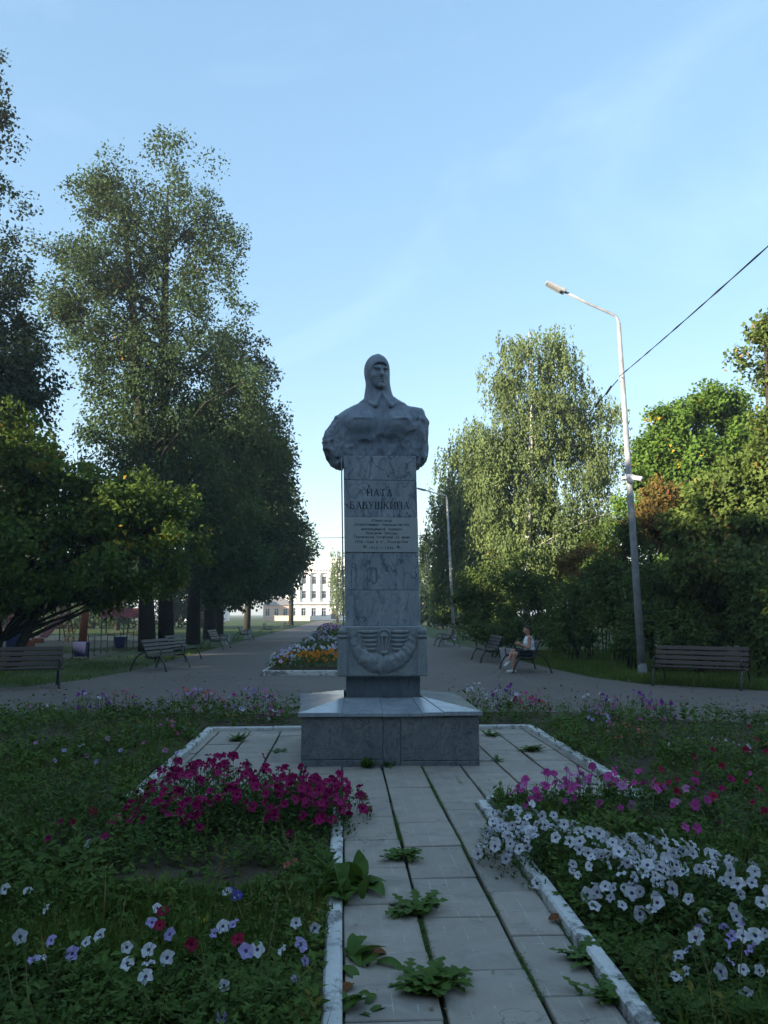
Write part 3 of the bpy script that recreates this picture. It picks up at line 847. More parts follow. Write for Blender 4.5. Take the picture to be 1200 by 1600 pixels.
# ================================================================== TREES
M_bark = m_simple('grey_bark', (0.045, 0.040, 0.033), 0.95, 0.1, 0.5, 14, bump=0.8)
def m_birchbark():
    n = NT('birch_bark')
    mp_ = n.new('Mapping'); mp_.inputs['Scale'].default_value = (3, 3, 14); n.lk(n.c.outputs['Object'], mp_.inputs[0])
    a = n.noise(1.6, 5, 0.6, mp_.outputs[0])
    n.col(n.mix(n.rng(a, 0.56, 0.64), (0.55, 0.53, 0.48), (0.05, 0.045, 0.04)))
    return n.fin(0.8, 0.2)
M_birchbark = m_birchbark()
L_lime = m_leaf('lime_leaf', (0.032, 0.062, 0.024), (0.085, 0.135, 0.052), (0.25, 0.13, 0.03), 0.10, 0.45)
L_poplar_shade = m_leaf('shaded_poplar_leaf', (0.020, 0.038, 0.022), (0.048, 0.075, 0.042), None, 0, 0.4, 0.2)  # colour darkened so the left-edge tree looks unlit
L_limefar_shade = m_leaf('far_shaded_leaf', (0.022, 0.045, 0.020), (0.055, 0.09, 0.036), (0.16, 0.11, 0.02), 0.10, 0.3)  # darker copy of the lime leaf, shade of the row put into the colour
L_maple = m_leaf('maple_leaf', (0.06, 0.11, 0.018), (0.13, 0.19, 0.032), (0.26, 0.17, 0.02), 0.2, 0.6, 0.35)
L_birch = m_leaf('birch_leaf', (0.10, 0.145, 0.05), (0.20, 0.255, 0.095), (0.24, 0.20, 0.04), 0.12, 0.5)
L_ash = m_leaf('ash_leaf', (0.08, 0.17, 0.028), (0.16, 0.26, 0.045), (0.42, 0.30, 0.03), 0.16, 0.9, 0.35)
L_brown = m_leaf('turning_leaf', (0.085, 0.135, 0.030), (0.165, 0.215, 0.05), (0.28, 0.19, 0.06), 0.17, 0.55)
L_rowan = m_leaf('rowan_leaf', (0.13, 0.12, 0.03), (0.26, 0.15, 0.045), (0.30, 0.11, 0.035), 0.25, 0.9)
L_shrub = m_leaf('shrub_leaf', (0.052, 0.092, 0.022), (0.125, 0.18, 0.042), (0.16, 0.13, 0.03), 0.13, 0.7)

def leaf_mesh(name, Pn, axis, normal, L, W):
    """one folded four-corner leaf at each point"""
    n = len(Pn)
    axis = axis / (np.linalg.norm(axis, axis=1)[:, None] + 1e-9)
    side = np.cross(axis, normal); side /= np.linalg.norm(side, axis=1)[:, None] + 1e-9
    nn = np.cross(side, axis)
    L = np.broadcast_to(L, n)[:, None]; W = np.broadcast_to(W, n)[:, None]
    V = np.empty((n, 4, 3))
    V[:, 0] = Pn
    V[:, 1] = Pn + axis * L * 0.45 + side * W * 0.5 + nn * W * 0.12
    V[:, 2] = Pn + axis * L
    V[:, 3] = Pn + axis * L * 0.45 - side * W * 0.5 + nn * W * 0.12
    return np_mesh(name, V.reshape(-1, 3), np.arange(n * 4).reshape(n, 4))

def ball(r, n):
    v = r.normal(size=(n, 3)); return v / np.linalg.norm(v, axis=1)[:, None]

def crown(seed, ells, nclump, leaves, leafL, clump=0.55, style='normal', shell=0.45, squash=0.8):
    """ells: (cx,cy,cz,rx,ry,rz). returns leaf arrays and clump centres"""
    r = np.random.RandomState(seed)
    leaves *= 0.82; leafL *= 1.07
    E = np.array(ells, float)
    vol = (E[:, 3] * E[:, 4] * E[:, 5]) ** 0.8; pr = vol / vol.sum()
    ei = r.choice(len(E), nclump, p=pr)
    dirs = ball(r, nclump); rr = r.rand(nclump) ** shell
    C = E[ei, :3] + dirs * rr[:, None] * E[ei, 3:6]
    # holes: drop clumps where a coarse noise is low
    keep = vnoise(C, 0.55) + 0.35 * vnoise(C + 7, 1.3) > (np.where(C[:, 2] > 11, -0.24, -0.75) if style == 'up' else -0.42)
    C = C[keep]
    C = C[C[:, 2] > 0.25]
    ctr = (E[:, :3] * vol[:, None]).sum(0) / vol.sum()
    out = C - ctr; out /= np.linalg.norm(out, axis=1)[:, None] + 1e-6
    n = len(C); sz = clump * r.uniform(0.55, 1.35, n)
    k = np.maximum(6, (leaves * (sz / clump) ** 1.6 * r.uniform(0.5, 1.4, n)).astype(int))
    ci = np.repeat(np.arange(n), k); N = len(ci)
    if style == 'weep':
        # hanging strands: several per clump
        st = r.randint(0, 7, N); sd = r.randint(0, 99999, (n, 7, 3)) / 99999.0 - 0.5
        off = sd[ci, st] * sz[ci][:, None] * np.array([2.2, 2.2, 1.0])
        t = r.rand(N); drop = t * sz[ci] * 1.8
        Pn = C[ci] + off + r.normal(size=(N, 3)) * 0.06
        Pn[:, 2] -= drop
        axis = np.stack([r.normal(0, .5, N), r.normal(0, .5, N), -0.9 - 0.4 * r.rand(N)], 1)
        nor = ball(r, N) * 0.7 + out[ci] * 0.7
    else:
        rad_ = r.rand(N) ** 0.5
        Pn = C[ci] + ball(r, N) * (rad_ * sz[ci])[:, None] * np.array([1, 1, squash])
        if style == 'up':
            Pn += out[ci] * 0.0
            tw = r.rand(N); Pn[:, 2] += (tw - 0.4) * sz[ci] * 0.8
        axis = ball(r, N) * 0.8 + out[ci] * 0.6 + np.array([0, 0, -0.35])
        cd = ball(r, n) * 0.5 + out * 0.7 + np.array([0, 0, 0.35])
        loc = Pn - C[ci]; loc /= np.linalg.norm(loc, axis=1)[:, None] + 1e-6
        nor = ball(r, N) * 0.5 + cd[ci] + loc * 0.6
    Pn = Pn[:, :]
    ok = Pn[:, 2] > 0.05
    Pn, axis, nor = Pn[ok], axis[ok], nor[ok]
    L = leafL * r.uniform(0.7, 1.35, len(Pn)); W = L * r.uniform(0.5, 0.75, len(Pn))
    if style == 'weep': W = L * r.uniform(0.45, 0.6, len(Pn))
    return leaf_mesh('crown', Pn, axis, nor, L, W), C, sz

def branches(seed, trunk_pts, trunk_r, C, nb, rmax=1.0):
    r = np.random.RandomState(seed + 50)
    g = Geo()
    g.tube(trunk_pts, trunk_r, 9)
    tp = [Vector(p) for p in trunk_pts]
    sel = r.choice(len(C), min(nb, len(C)), replace=False)
    for i in sel:
        c = Vector(C[i])
        # leave the trunk below the clump
        best = None
        zt = c.z - (c.xy - tp[-1].xy).length * r.uniform(0.35, 0.9) - 0.3
        zt = max(tp[min(1, len(tp) - 1)].z * 0.9, min(zt, tp[-1].z - 0.1))
        for k in range(len(tp) - 1):
            if tp[k].z <= zt <= tp[k + 1].z + 1e-6:
                f = (zt - tp[k].z) / max(1e-6, tp[k + 1].z - tp[k].z); best = tp[k].lerp(tp[k + 1], f); rr = trunk_r[k] * (1 - f) + trunk_r[k + 1] * f
        if best is None: best = tp[-1]; rr = trunk_r[-1]
        d = c - best; L = d.length
        m1 = best + d * 0.35 + Vector((r.normal(0, .06), r.normal(0, .06), -0.03)) * L + Vector((0, 0, 0.05 * L)); m2 = best + d * 0.7 + Vector((r.normal(0, .05), r.normal(0, .05), 0.04)) * L
        r0 = min(rr * 0.5, 0.012 + 0.013 * L, rmax)
        g.tube([best, m1, m2, c], [r0, r0 * 0.7, r0 * 0.42, r0 * 0.12 + 0.004], 5, caps=False)
    return g.mesh('trunk', True)

def tree(name, label, cat, base, trunks, ells, nclump, leaves, leafL, leafmat, barkmat=M_bark, seed=1, clump=0.55, style='normal', nb=60, group=None, shell=0.45):
    base = Vector(base)
    t = thing(name, label, cat, base, 0, group)
    me, C, sz = crown(seed, [(e[0] - base.x, e[1] - base.y, e[2] - base.z, *e[3:]) for e in ells], nclump, leaves, leafL, clump, style, shell)
    for q, (pts, rs) in enumerate(trunks):
        pts = [Vector(p) - base for p in pts]
        bm = branches(seed + q, pts, rs, C, nb // len(trunks), 0.022 if style == 'weep' else 1.0)
        obj('trunk', bm, barkmat, t)
    cr_ = obj('crown', me, leafmat, t); cr_['kind'] = 'stuff'
    return t
def pxe(lst, Y, dy=None, depth=0.9):
    """crown lobes given as photo pixels (u,v,ru,rv) at distance Y"""
    out = []
    r = random.Random(int(Y * 7))
    for e in lst:
        u, v, ru, rv = e[:4]; off = e[4] if len(e) > 4 else r.uniform(-0.25, 0.25) * ru * Y / 1200
        p = at(u, v, Y + off); k = (Y + off) / 1190
        out.append((p.x, p.y, p.z, ru * k, ru * k * depth, rv * k * 1.03))
    return out
def trunk_px(Y, pts, rs):
    return ([tuple(gnd(pts[0][0], 960 + 1980 / Y)) if False else (at(pts[0][0], 960, Y).x, Y, -0.05)] + [tuple(at(u, v, Y)) for u, v in pts[1:]], rs)

# --- left: row of tall limes along the alley
tree('lime_tree', 'tallest lime tree of the left row, two trunks and a sunlit crown top', 'tree', (at(242, 960, 36).x, 36, 0),
     [trunk_px(36, [(232, 1012), (228, 900), (222, 700), (205, 450), (190, 300)], [.42, .30, .26, .17, .05]), trunk_px(37, [(262, 1010), (258, 900), (255, 700), (258, 450), (262, 290)], [.40, .30, .26, .18, .05])],
     pxe([(265, 268, 50, 62), (310, 310, 55, 60), (195, 300, 60, 70), (140, 320, 50, 60), (110, 400, 42, 50), (250, 380, 95, 90), (330, 400, 55, 70), (180, 430, 85, 80), (120, 500, 55, 50), (280, 500, 105, 110), (370, 520, 50, 70), (190, 560, 95, 80), (330, 610, 95, 100), (240, 680, 110, 100), (380, 680, 60, 80), (330, 770, 90, 100), (260, 820, 80, 70), (410, 610, 34, 50), (420, 700, 40, 60), (350, 880, 70, 50), (90, 470, 40, 40), (80, 380, 26, 30)], 36),
     1150, 150, 0.145, L_lime, seed=3, clump=0.72, style='up', nb=120, group='lime trees along the left alley', shell=0.5)
tree('lime_tree', 'second lime tree of the left row, dark crown behind the tallest', 'tree', (at(303, 960, 44).x, 44, 0),
     [trunk_px(44, [(303, 1005), (304, 900), (320, 700), (350, 520)], [.42, .30, .24, .06])],
     pxe([(360, 560, 60, 70), (395, 640, 60, 80), (400, 740, 62, 90), (360, 830, 70, 80), (330, 700, 80, 90), (410, 850, 45, 60), (440, 700, 30, 50), (350, 900, 70, 40)], 44),
     600, 120, 0.19, L_limefar_shade, seed=5, clump=0.8, style='up', nb=50, group='lime trees along the left alley')
tree('lime_tree', 'third lime tree of the left row, its crown reaching over the alley', 'tree', (at(328, 960, 53).x, 53, 0),
     [trunk_px(53, [(328, 1000), (330, 900), (345, 760), (380, 640)], [.45, .32, .24, .06])],
     pxe([(410, 690, 45, 60), (430, 740, 36, 55), (415, 820, 55, 75), (380, 880, 60, 50), (440, 850, 30, 60), (350, 850, 50, 60)], 53),
     480, 100, 0.23, L_limefar_shade, seed=7, clump=0.9, style='up', nb=40, group='lime trees along the left alley')
tree('lime_tree', 'fourth lime tree of the left row, slim trunk beside the alley benches', 'tree', (at(342, 960, 64).x, 64, 0),
     [trunk_px(64, [(342, 995), (345, 900), (370, 780)], [.42, .3, .08])],
     pxe([(430, 790, 36, 60), (445, 850, 32, 60), (400, 890, 45, 45), (445, 880, 24, 36), (370, 900, 50, 40)], 64),
     360, 75, 0.31, L_limefar_shade, seed=9, clump=1.0, nb=30, group='lime trees along the left alley')
tree('lime_tree', 'farthest lime tree of the left row, nearest the white columned building', 'tree', (at(386, 960, 86).x, 86, 0),
     [trunk_px(86, [(386, 985), (390, 900), (430, 850)], [.4, .3, .1])],
     pxe([(445, 845, 28, 50), (462, 870, 20, 30), (482, 852, 11, 14), (476, 826, 8, 18), (425, 900, 32, 32), (395, 915, 30, 24), (442, 905, 18, 20)], 86),
     330, 62, 0.36, L_limefar_shade, seed=12, clump=1.1, nb=30, group='lime trees along the left alley')
tree('lime_tree', 'small pale treetop peeking over the left row near the far building', 'tree', (at(458, 960, 120).x, 120, 0),
     [trunk_px(120, [(455, 975), (456, 900), (458, 820)], [.4, .3, .1])],
     pxe([(456, 810, 8, 26), (450, 840, 14, 30)], 120), 60, 50, 0.4, L_birch, seed=13, clump=1.1, nb=10)
# --- tall tree cut by the left picture edge
tree('poplar_tree', 'tall dark tree cut by the left edge of the picture', 'tree', (at(-50, 960, 27).x, 27, 0),
     [trunk_px(27, [(-52, 1030), (-50, 800), (-48, 500), (-45, 180)], [.36, .28, .2, .05])],
     pxe([(-20, 130, 26, 60), (-22, 200, 46, 80), (-35, 300, 72, 100), (-20, 420, 66, 90), (-40, 520, 110, 100), (0, 590, 88, 70), (-90, 650, 110, 100), (35, 640, 50, 40)], 27),
     520, 130, 0.14, L_poplar_shade, seed=17, clump=0.55, style='up', nb=70)
# --- low maple in front of the row
tree('maple_tree', 'low spreading green maple with yellowing tips at the left edge', 'tree', (at(26, 960, 25).x, 25, 0),
     [trunk_px(25, [(22, 1035), (34, 1005), (52, 970), (80, 900), (110, 800)], [.2, .16, .14, .11, .04]), trunk_px(25.3, [(-6, 1035), (-2, 1000), (-16, 900), (-10, 760)], [.17, .14, .10, .03])],
     pxe([(290, 850, 36, 34), (280, 800, 40, 30), (20, 700, 60, 70), (70, 760, 75, 65), (140, 790, 80, 60), (200, 800, 70, 55), (255, 835, 62, 50), (60, 850, 110, 75), (180, 870, 95, 60), (240, 890, 60, 40), (-10, 780, 70, 90), (100, 920, 100, 36), (10, 920, 90, 50)], 25, depth=1.1),
     800, 110, 0.15, L_maple, seed=21, clump=0.48, nb=90, shell=0.5)
# --- right: birches
tree('birch_tree', 'tall weeping birch with pale trunk behind the seated person', 'tree', (at(823, 960, 35).x, 35, 0),
     [trunk_px(35, [(822, 1010), (822, 900), (828, 760), (832, 620), (826, 520)], [.2, .16, .13, .08, .02])],
     pxe([(815, 530, 32, 42), (845, 535, 40, 45), (880, 560, 30, 40), (785, 580, 36, 42), (840, 610, 82, 65), (910, 650, 48, 55), (850, 700, 95, 70), (930, 690, 40, 60), (770, 700, 65, 60), (870, 790, 95, 75), (790, 790, 80, 70), (930, 800, 40, 70), (950, 640, 22, 40), (960, 720, 26, 50), (900, 870, 70, 50), (820, 870, 80, 50)], 35),
     800, 165, 0.13, L_birch, M_birchbark, seed=31, clump=0.5, style='weep', nb=26, shell=0.55)
tree('birch_tree', 'lower broad birch leaning toward the alley beside the far lamp', 'tree', (at(752, 960, 54).x, 54, 0),
     [trunk_px(54, [(752, 1008), (748, 900), (742, 780), (738, 680)], [.17, .13, .09, .02])],
     pxe([(745, 690, 34, 40), (725, 730, 44, 45), (708, 790, 36, 55), (750, 780, 60, 70), (715, 860, 44, 60), (770, 860, 70, 70), (697, 900, 26, 45), (690, 780, 22, 40), (685, 840, 22, 40)], 54),
     560, 150, 0.18, L_birch, M_birchbark, seed=33, clump=0.72, style='weep', nb=16, shell=0.55)
# --- right: ash, rowan and turning trees
tree('ash_tree', 'bright green sunlit tree with yellow leaves right of the tall lamp', 'tree', (at(1070, 960, 29).x, 29, 0),
     [trunk_px(29, [(1072, 1020), (1070, 900), (1066, 760), (1062, 660)], [.2, .15, .1, .03]), trunk_px(29.4, [(1100, 1020), (1105, 900), (1110, 740)], [.15, .11, .03])],
     pxe([(1050, 660, 42, 40), (1105, 655, 48, 46), (1035, 715, 48, 46), (1090, 730, 60, 50), (1010, 750, 36, 42), (1060, 790, 62, 46), (1130, 720, 44, 50), (1015, 700, 26, 26), (1120, 640, 44, 44), (1150, 660, 40, 50), (1165, 710, 46, 40), (990, 800, 30, 40), (1070, 850, 60, 40)], 29),
     780, 95, 0.15, L_ash, seed=41, clump=0.42, nb=70, shell=0.5)
tree('rowan_tree', 'small rowan with rusty red foliage behind the tall lamp', 'tree', (at(1012, 960, 26).x, 26, 0),
     [trunk_px(26, [(1015, 1025), (1016, 900), (1020, 800)], [.09, .07, .02])],
     pxe([(1035, 775, 34, 32), (1015, 820, 42, 34), (1050, 830, 36, 34), (1000, 860, 36, 30)], 26), 150, 80, 0.12, L_rowan, seed=43, clump=0.36, nb=30)
tree('maple_tree', 'tall maple turning brown at the right edge above the bench', 'tree', (at(1215, 960, 21).x, 21, 0),
     [trunk_px(21, [(1222, 1050), (1215, 900), (1205, 700), (1195, 520)], [.2, .16, .11, .03]), trunk_px(21.5, [(1160, 1048), (1168, 900), (1180, 740)], [.11, .09, .03])],
     pxe([(1190, 530, 30, 20), (1215, 510, 30, 26), (1220, 590, 34, 36), (1165, 560, 16, 12), (1215, 680, 44, 40), (1185, 740, 58, 42), (1120, 770, 46, 36), (1090, 830, 46, 36), (1170, 820, 76, 46), (1130, 880, 70, 46), (1205, 890, 70, 56), (1085, 890, 40, 36)], 21),
     700, 105, 0.13, L_brown, seed=45, clump=0.40, nb=90, shell=0.5)
# --- shrubs below the right-hand trees
def shrub(label, Y, u, ells, n, mat, seed, leaf=0.11, name='shrub', k=75, cl=0.32, group='shrubs below the right-hand trees'):
    r = random.Random(seed)
    b = Vector((at(u, 960, Y).x, Y, 0))
    tr = []
    for q in range(5):
        top = at(u + r.uniform(-25, 25), ells[0][1] - r.uniform(-10, 30), Y + r.uniform(-.4, .4))
        p0 = b + Vector((r.uniform(-.2, .2), r.uniform(-.2, .2), -0.03))
        tr.append(([p0, p0.lerp(top, .5) + Vector((r.uniform(-.15, .15), 0, .1)), top], [.03, .022, .006]))
    return tree(name, label, 'shrub', b, tr, pxe(ells, Y), int(n * 1.6), int(k * .8), leaf, mat, seed=seed, clump=cl, nb=30, group=group, shell=0.6)
shrub('leafy shrub just behind the seated person\'s bench', 27, 895, [(895, 950, 45, 42), (900, 995, 40, 24), (870, 985, 34, 30), (915, 930, 34, 40)], 150, L_shrub, 51)
shrub('dark rounded shrub under the tall weeping birch', 31, 830, [(830, 930, 50, 50), (850, 980, 44, 24), (800, 965, 40, 30), (820, 900, 50, 40)], 160, L_shrub, 52)
shrub('dark shrub beside the far lamp post on the right alley', 34, 762, [(762, 930, 46, 50), (745, 970, 34, 22), (780, 975, 34, 20), (730, 930, 30, 40)], 130, L_shrub, 53)
shrub('shadowy shrub behind the tall white lamp', 25, 965, [(965, 900, 46, 50), (950, 960, 30, 26), (985, 850, 36, 40)], 130, L_shrub, 54)
shrub('dense green shrub left of the near bench backrest', 23, 1040, [(1040, 900, 50, 46), (1060, 945, 48, 30), (1020, 950, 36, 26)], 160, L_shrub, 55)
shrub('yellow-green shrub right behind the near bench', 22, 1120, [(1120, 920, 50, 46), (1150, 960, 48, 34), (1095, 960, 36, 26)], 160, L_maple, 56)
shrub('dense shrub at the right edge beside the near bench', 19.5, 1190, [(1195, 960, 44, 56), (1205, 1010, 34, 30), (1180, 920, 40, 40)], 150, L_shrub, 57)
shrub('orange tinted shrub under the birch, left of the lamp', 29, 915, [(912, 868, 26, 18), (890, 880, 24, 18), (935, 880, 24, 30)], 60, L_rowan, 58, k=60)
shrub('hedge-like dark shrub at the bend of the right alley', 58, 715, [(715, 940, 30, 34), (700, 960, 20, 16), (735, 955, 24, 20)], 90, L_shrub, 59, leaf=0.2, cl=0.6)
# --- far trees
tree('birch_tree', 'narrow pale tree right beside the white columned building', 'tree', (at(527, 960, 150).x, 150, 0),
     [trunk_px(150, [(527, 973), (527, 930), (528, 860)], [.3, .25, .08])], pxe([(530, 868, 8, 22), (527, 905, 13, 32), (534, 930, 14, 26), (545, 900, 14, 40)], 150), 130, 60, 0.36, L_birch, seed=61, clump=0.85, style='weep', nb=20)
def conifer(label, Y, u, vtop, seed, w):
    b = Vector((at(u, 960, Y).x, Y, 0)); top = at(u, vtop, Y)
    E = [(b.x, Y, top.z * t, w * (1.02 - t), w * (1.02 - t), top.z * 0.12) for t in (.15, .3, .45, .6, .75, .88)]
    return tree('spruce_tree', label, 'tree', b, [([b, b + Vector((0, 0, top.z * .5)), top], [.25, .18, .03])], E, 120, 60, 0.32, L_limefar_shade, seed=seed, clump=0.7, nb=20, group='far spruces')
conifer('far spruce close to the right side of the pillar', 118, 657, 828, 62, 3.0)
conifer('taller far spruce next to the right alley lamp', 112, 670, 818, 63, 3.4)
conifer('dark far spruce half hidden by the lower birch', 90, 690, 850, 64, 4.0)
# trees far behind the playground, mostly seen as dark stems and leaves
far_specs = [(-32, 78, 11, 'far tree behind the playground at the left picture edge'), (-24, 84, 12, 'far tree behind the red slide'), (-19, 74, 10, 'far tree behind the orange playground post'), (-16, 92, 12, 'far tree behind the red playground roof'), (-40, 90, 13, 'far tree behind the low maple trunk')]
proto_far = None
for q, (x, y, hh, lab) in enumerate(far_specs):
    if proto_far is None:
        proto_far = tree('park_tree', lab, 'tree', (x, y, 0), [([(x, y, -.05), (x, y, 5), (x + .3, y, 9)], [.3, .24, .08])],
                    [(x, y, 8, 4, 4, 3.2), (x + 1.5, y, 6.2, 3.5, 3.5, 2), (x - 2, y, 5.8, 3, 3, 2), (x, y, 10, 2.6, 2.6, 2)], 150, 70, 0.34, L_limefar_shade, seed=71, clump=1.0, nb=30, group='trees behind the playground')
    else:
        t = copy_tree(proto_far); t.location = (x, y, 0); t.rotation_euler.z = q * 1.7; t.scale = (1, 1, hh / 11); t['label'] = lab
# --- unseen wood on the left, more trees added all round to shade the square
def woodland(name, label, spots, seed, leaf=0.95, dens=56):
    r = np.random.RandomState(seed)
    E = []; g = Geo()
    for x, y, hh, w in spots:
        E += [(x, y, hh * .42, w, w, hh * .34), (x, y, hh * .72, w * .8, w * .8, hh * .28), (x, y, hh * .2, w * .9, w * .9, hh * .18)]
        g.tube([(x, y, -.1), (x + .3, y, hh * .5), (x, y, hh * .85)], [.35, .25, .05], 6)
    me, C, sz = crown(seed, E, len(spots) * 75, dens, leaf, 1.3, shell=0.5)
    o = obj(name, me, L_limefar_shade); tag(o, label, 'woodland', kind='stuff')
    tr = g.build('trunk', M_bark, o); tr['kind'] = 'stuff'
    return o
r_ = random.Random(4)
sp = []
for y in range(-75, 52, 8):
    sp.append((-38 + r_.uniform(-2, 2), y + r_.uniform(-2, 2), 18.5 + r_.uniform(-1.5, 1.5), 5.0))
    sp.append((-47 + r_.uniform(-2, 2), y + 4 + r_.uniform(-2, 2), 21.5 + r_.uniform(-1.5, 1.5), 5.5))
for x, y, hh, w in [(-15, 12, 12.5, 4.6), (-13.5, 4, 13, 4.6), (-14, -5, 13, 4.8), (-12, -13, 14, 5), (-5, -17, 17, 5), (4, -18, 17, 5), (12, -14, 17, 5), (14.5, -5, 16, 4.8), (15.5, 4, 15, 4.6), (-22, 10, 14, 5), (-22, -2, 15, 5), (-21, -14, 16, 5), (-12, -25, 18, 5), (0, -27, 18, 5), (12, -26, 18, 5), (22, -8, 16, 5), (23, 5, 16, 5)]:
    sp.append((x, y, hh, w))  # nearer ring out of view, added to cut sun and sky light
woodland('woodland', 'dark wood on the left side of the park', sp, 81)
sp = []
for y in range(34, 120, 9):
    sp.append((24 + (y - 34) * 0.16 + r_.uniform(-2, 2), y, 8 + r_.uniform(-1, 2), 3.6))
woodland('woodland', 'dense band of trees behind the right-hand shrubs', sp, 83, 0.40, 80)

shrub('broad shrub closing the gap under the weeping birch at the left', 37, 800, [(800, 900, 60, 50), (850, 900, 50, 50), (780, 940, 50, 30)], 130, L_shrub, 91, leaf=0.15, cl=0.42)
shrub('tall shrub between the birch and the tall lamp', 33, 945, [(945, 870, 50, 60), (960, 930, 40, 40), (925, 900, 40, 60)], 140, L_shrub, 92, leaf=0.14, cl=0.4)
shrub('tall shrub behind the near bench, right of the rowan', 30, 1075, [(1075, 880, 60, 60), (1040, 930, 50, 40), (1120, 900, 50, 60), (1100, 950, 50, 26)], 170, L_shrub, 93, leaf=0.14, cl=0.4)
shrub('tall dark shrub at the right picture edge behind the maple', 26, 1180, [(1180, 900, 60, 70), (1150, 950, 50, 36), (1215, 950, 50, 50)], 150, L_shrub, 94, leaf=0.13, cl=0.38)
sp = [(-46 + 3.4 * q + r_.uniform(-1, 1), 96 + r_.uniform(-5, 5), 6.5 + r_.uniform(-1, 1.5), 3.0) for q in range(9)]
woodland('woodland', 'dark undergrowth far behind the playground', sp, 95, 0.40, 80)

shrub('low green shrub to the ground behind the tall lamp base', 22.5, 985, [(985, 1000, 30, 22), (1000, 970, 30, 24)], 70, L_shrub, 96, cl=0.28)
shrub('low shrub filling the ground behind the middle of the near bench', 21, 1090, [(1090, 1000, 40, 22), (1060, 985, 30, 26), (1120, 990, 30, 26)], 90, L_shrub, 97, cl=0.28)
shrub('low shrub under the birch, left of the seated person', 30, 775, [(775, 990, 30, 14), (750, 985, 26, 14), (800, 985, 26, 18)], 70, L_shrub, 98, cl=0.3)
# ================================================================== BUILDINGS
def m_plaster(name, c, var=0.08):
    n = NT(name); a = n.noise(0.5, 6); b = n.noise(6, 5)
    col = n.mix(n.rng(a, 0.3, 0.7), tuple(x * (1 - var) for x in c), tuple(x * (1 + var) for x in c))
    n.col(n.mix(n.math('MULTIPLY', n.rng(b, 0.55, 0.8), 0.15), col, tuple(x * 0.6 for x in c))); n.bump(b, 0.15, 0.02)
    return n.fin(0.85, 0.2)
M_white = m_plaster('white_plaster', (0.76, 0.75, 0.73)); M_pink = m_plaster('pale_pink_plaster', (0.62, 0.42, 0.33)); M_cream = m_plaster('cream_plaster', (0.66, 0.58, 0.44))
M_roof = m_simple('sheet_metal_roof', (0.22, 0.20, 0.19), 0.5, 0.4)
M_frame = m_simple('window_frame_paint', (0.55, 0.53, 0.5), 0.6, 0.3)
def m_pane():
    n = NT('window_glass'); n.col((0.03, 0.04, 0.05)); return n.fin(0.08, 0.6)
M_pane = m_pane()
M_door = m_simple('brown_door', (0.10, 0.06, 0.035), 0.6, 0.3)
wcache = {}
def window(parent, x, y, z, w, h, seed=0):
    """frame with mullions set in the facade, pane a sub-part"""
    key = (round(w, 2), round(h, 2))
    if key not in wcache:
        g = Geo(); t = 0.09
        for q in (-1, 1): g.box((q * (w / 2 - t / 2), 0, 0), (t, 0.14, h))
        for zz_ in (-h / 2 + t / 2, h / 2 - t / 2, h * 0.18): g.box((0, 0, zz_), (w - 2 * t, 0.13, t))
        g.box((0, 0, 0), (t * .8, 0.12, h - 2 * t))
        g.box((0, -0.06, -h / 2 - 0.06), (w + 0.25, 0.26, 0.12))
        f = g.mesh('window'); f.materials.append(M_frame)
        p = box_mesh('pane', (w - 0.02, 0.03, h - 0.02)); p.materials.append(M_pane)
        wcache[key] = (f, p)
    f, p = wcache[key]
    o = obj('window', f, None, parent, (x, y, z)); obj('pane', p, None, o, (0, 0.02, 0))
BY = 220.0
bld = thing('columned_building', 'white three-storey columned building at the far end of the alleys', 'building', (-3, BY, 0))
bay = 2.85; bh = 16.0
xs_b = [(i - 5) * bay + 0.4 for i in range(11)]       # window axes, local
W2 = 5.5 * bay + 0.4
# walls built round the openings: piers between window axes and bands between the rows
g = Geo(); rows = [(2.3, 2.3), (7.2, 2.2), (11.3, 2.2)]
ww = 1.35
edges = [-W2] + [q for x in xs_b for q in (x - ww / 2, x + ww / 2)] + [W2]
for k in range(0, len(edges), 2):
    a, b = edges[k], edges[k + 1]; g.box(((a + b) / 2, 0.4, bh / 2 - 1), (b - a, 0.8, bh - 2 + 1.2))
zb = [0.0] + [q for zc_, hh in rows for q in (zc_ - hh / 2, zc_ + hh / 2)] + [bh - 1.4]
for k in range(0, len(zb), 2):
    for x in xs_b: g.box((x, 0.42, (zb[k] + zb[k + 1]) / 2), (ww - 0.004, 0.76, zb[k + 1] - zb[k]))
g.box((0, 6, bh / 2), (2 * W2 - .5, 10.2, bh - 1.5))
wall = g.build('wall', M_white, bld)
for zc_, hh in rows:
    for x in xs_b: window(bld, x, 0.35, zc_, ww, hh)
for k in range(12):                                     # giant pilasters over the two upper floors
    x = (k - 5.5) * bay + 0.4
    if abs(x) > W2 + .1: continue
    g = Geo(); g.box((x, -0.28, 9.1), (0.62, 0.54, 7.8)); g.box((x, -0.31, 5.4), (0.85, 0.6, 0.4)); g.box((x, -0.31, 13.15), (0.9, 0.62, 0.35))
    g.build('pilaster', M_white, bld, bevel=0.04)
g = Geo(); g.box((0, -0.45, 4.75), (2 * W2 + .6, 0.9, 0.5)); g.build('string_course', M_white, bld, bevel=0.05)
g = Geo(); g.box((0, -0.35, 13.75), (2 * W2 + .6, 0.9, 0.85)); g.box((0, -0.62, 14.45), (2 * W2 + 1.6, 1.6, 0.5)); cornice = g.build('cornice', M_white, bld, bevel=0.05)
for k in range(38): 
    if k == 0: dm = box_mesh('dentil', (0.42, 0.3, 0.36)); dm.materials.append(M_white)
    obj('dentil', dm, None, cornice, (-W2 + 0.4 + k * (2 * W2 - .8) / 37, -0.92, 14.0))
g = Geo().prism([(-9.5, 14.7), (9.5, 14.7), (9.5, 15.9), (0, 18.0), (-9.5, 15.9)], -0.2, 1.0); g.build('attic_gable', M_white, bld, bevel=0.05)
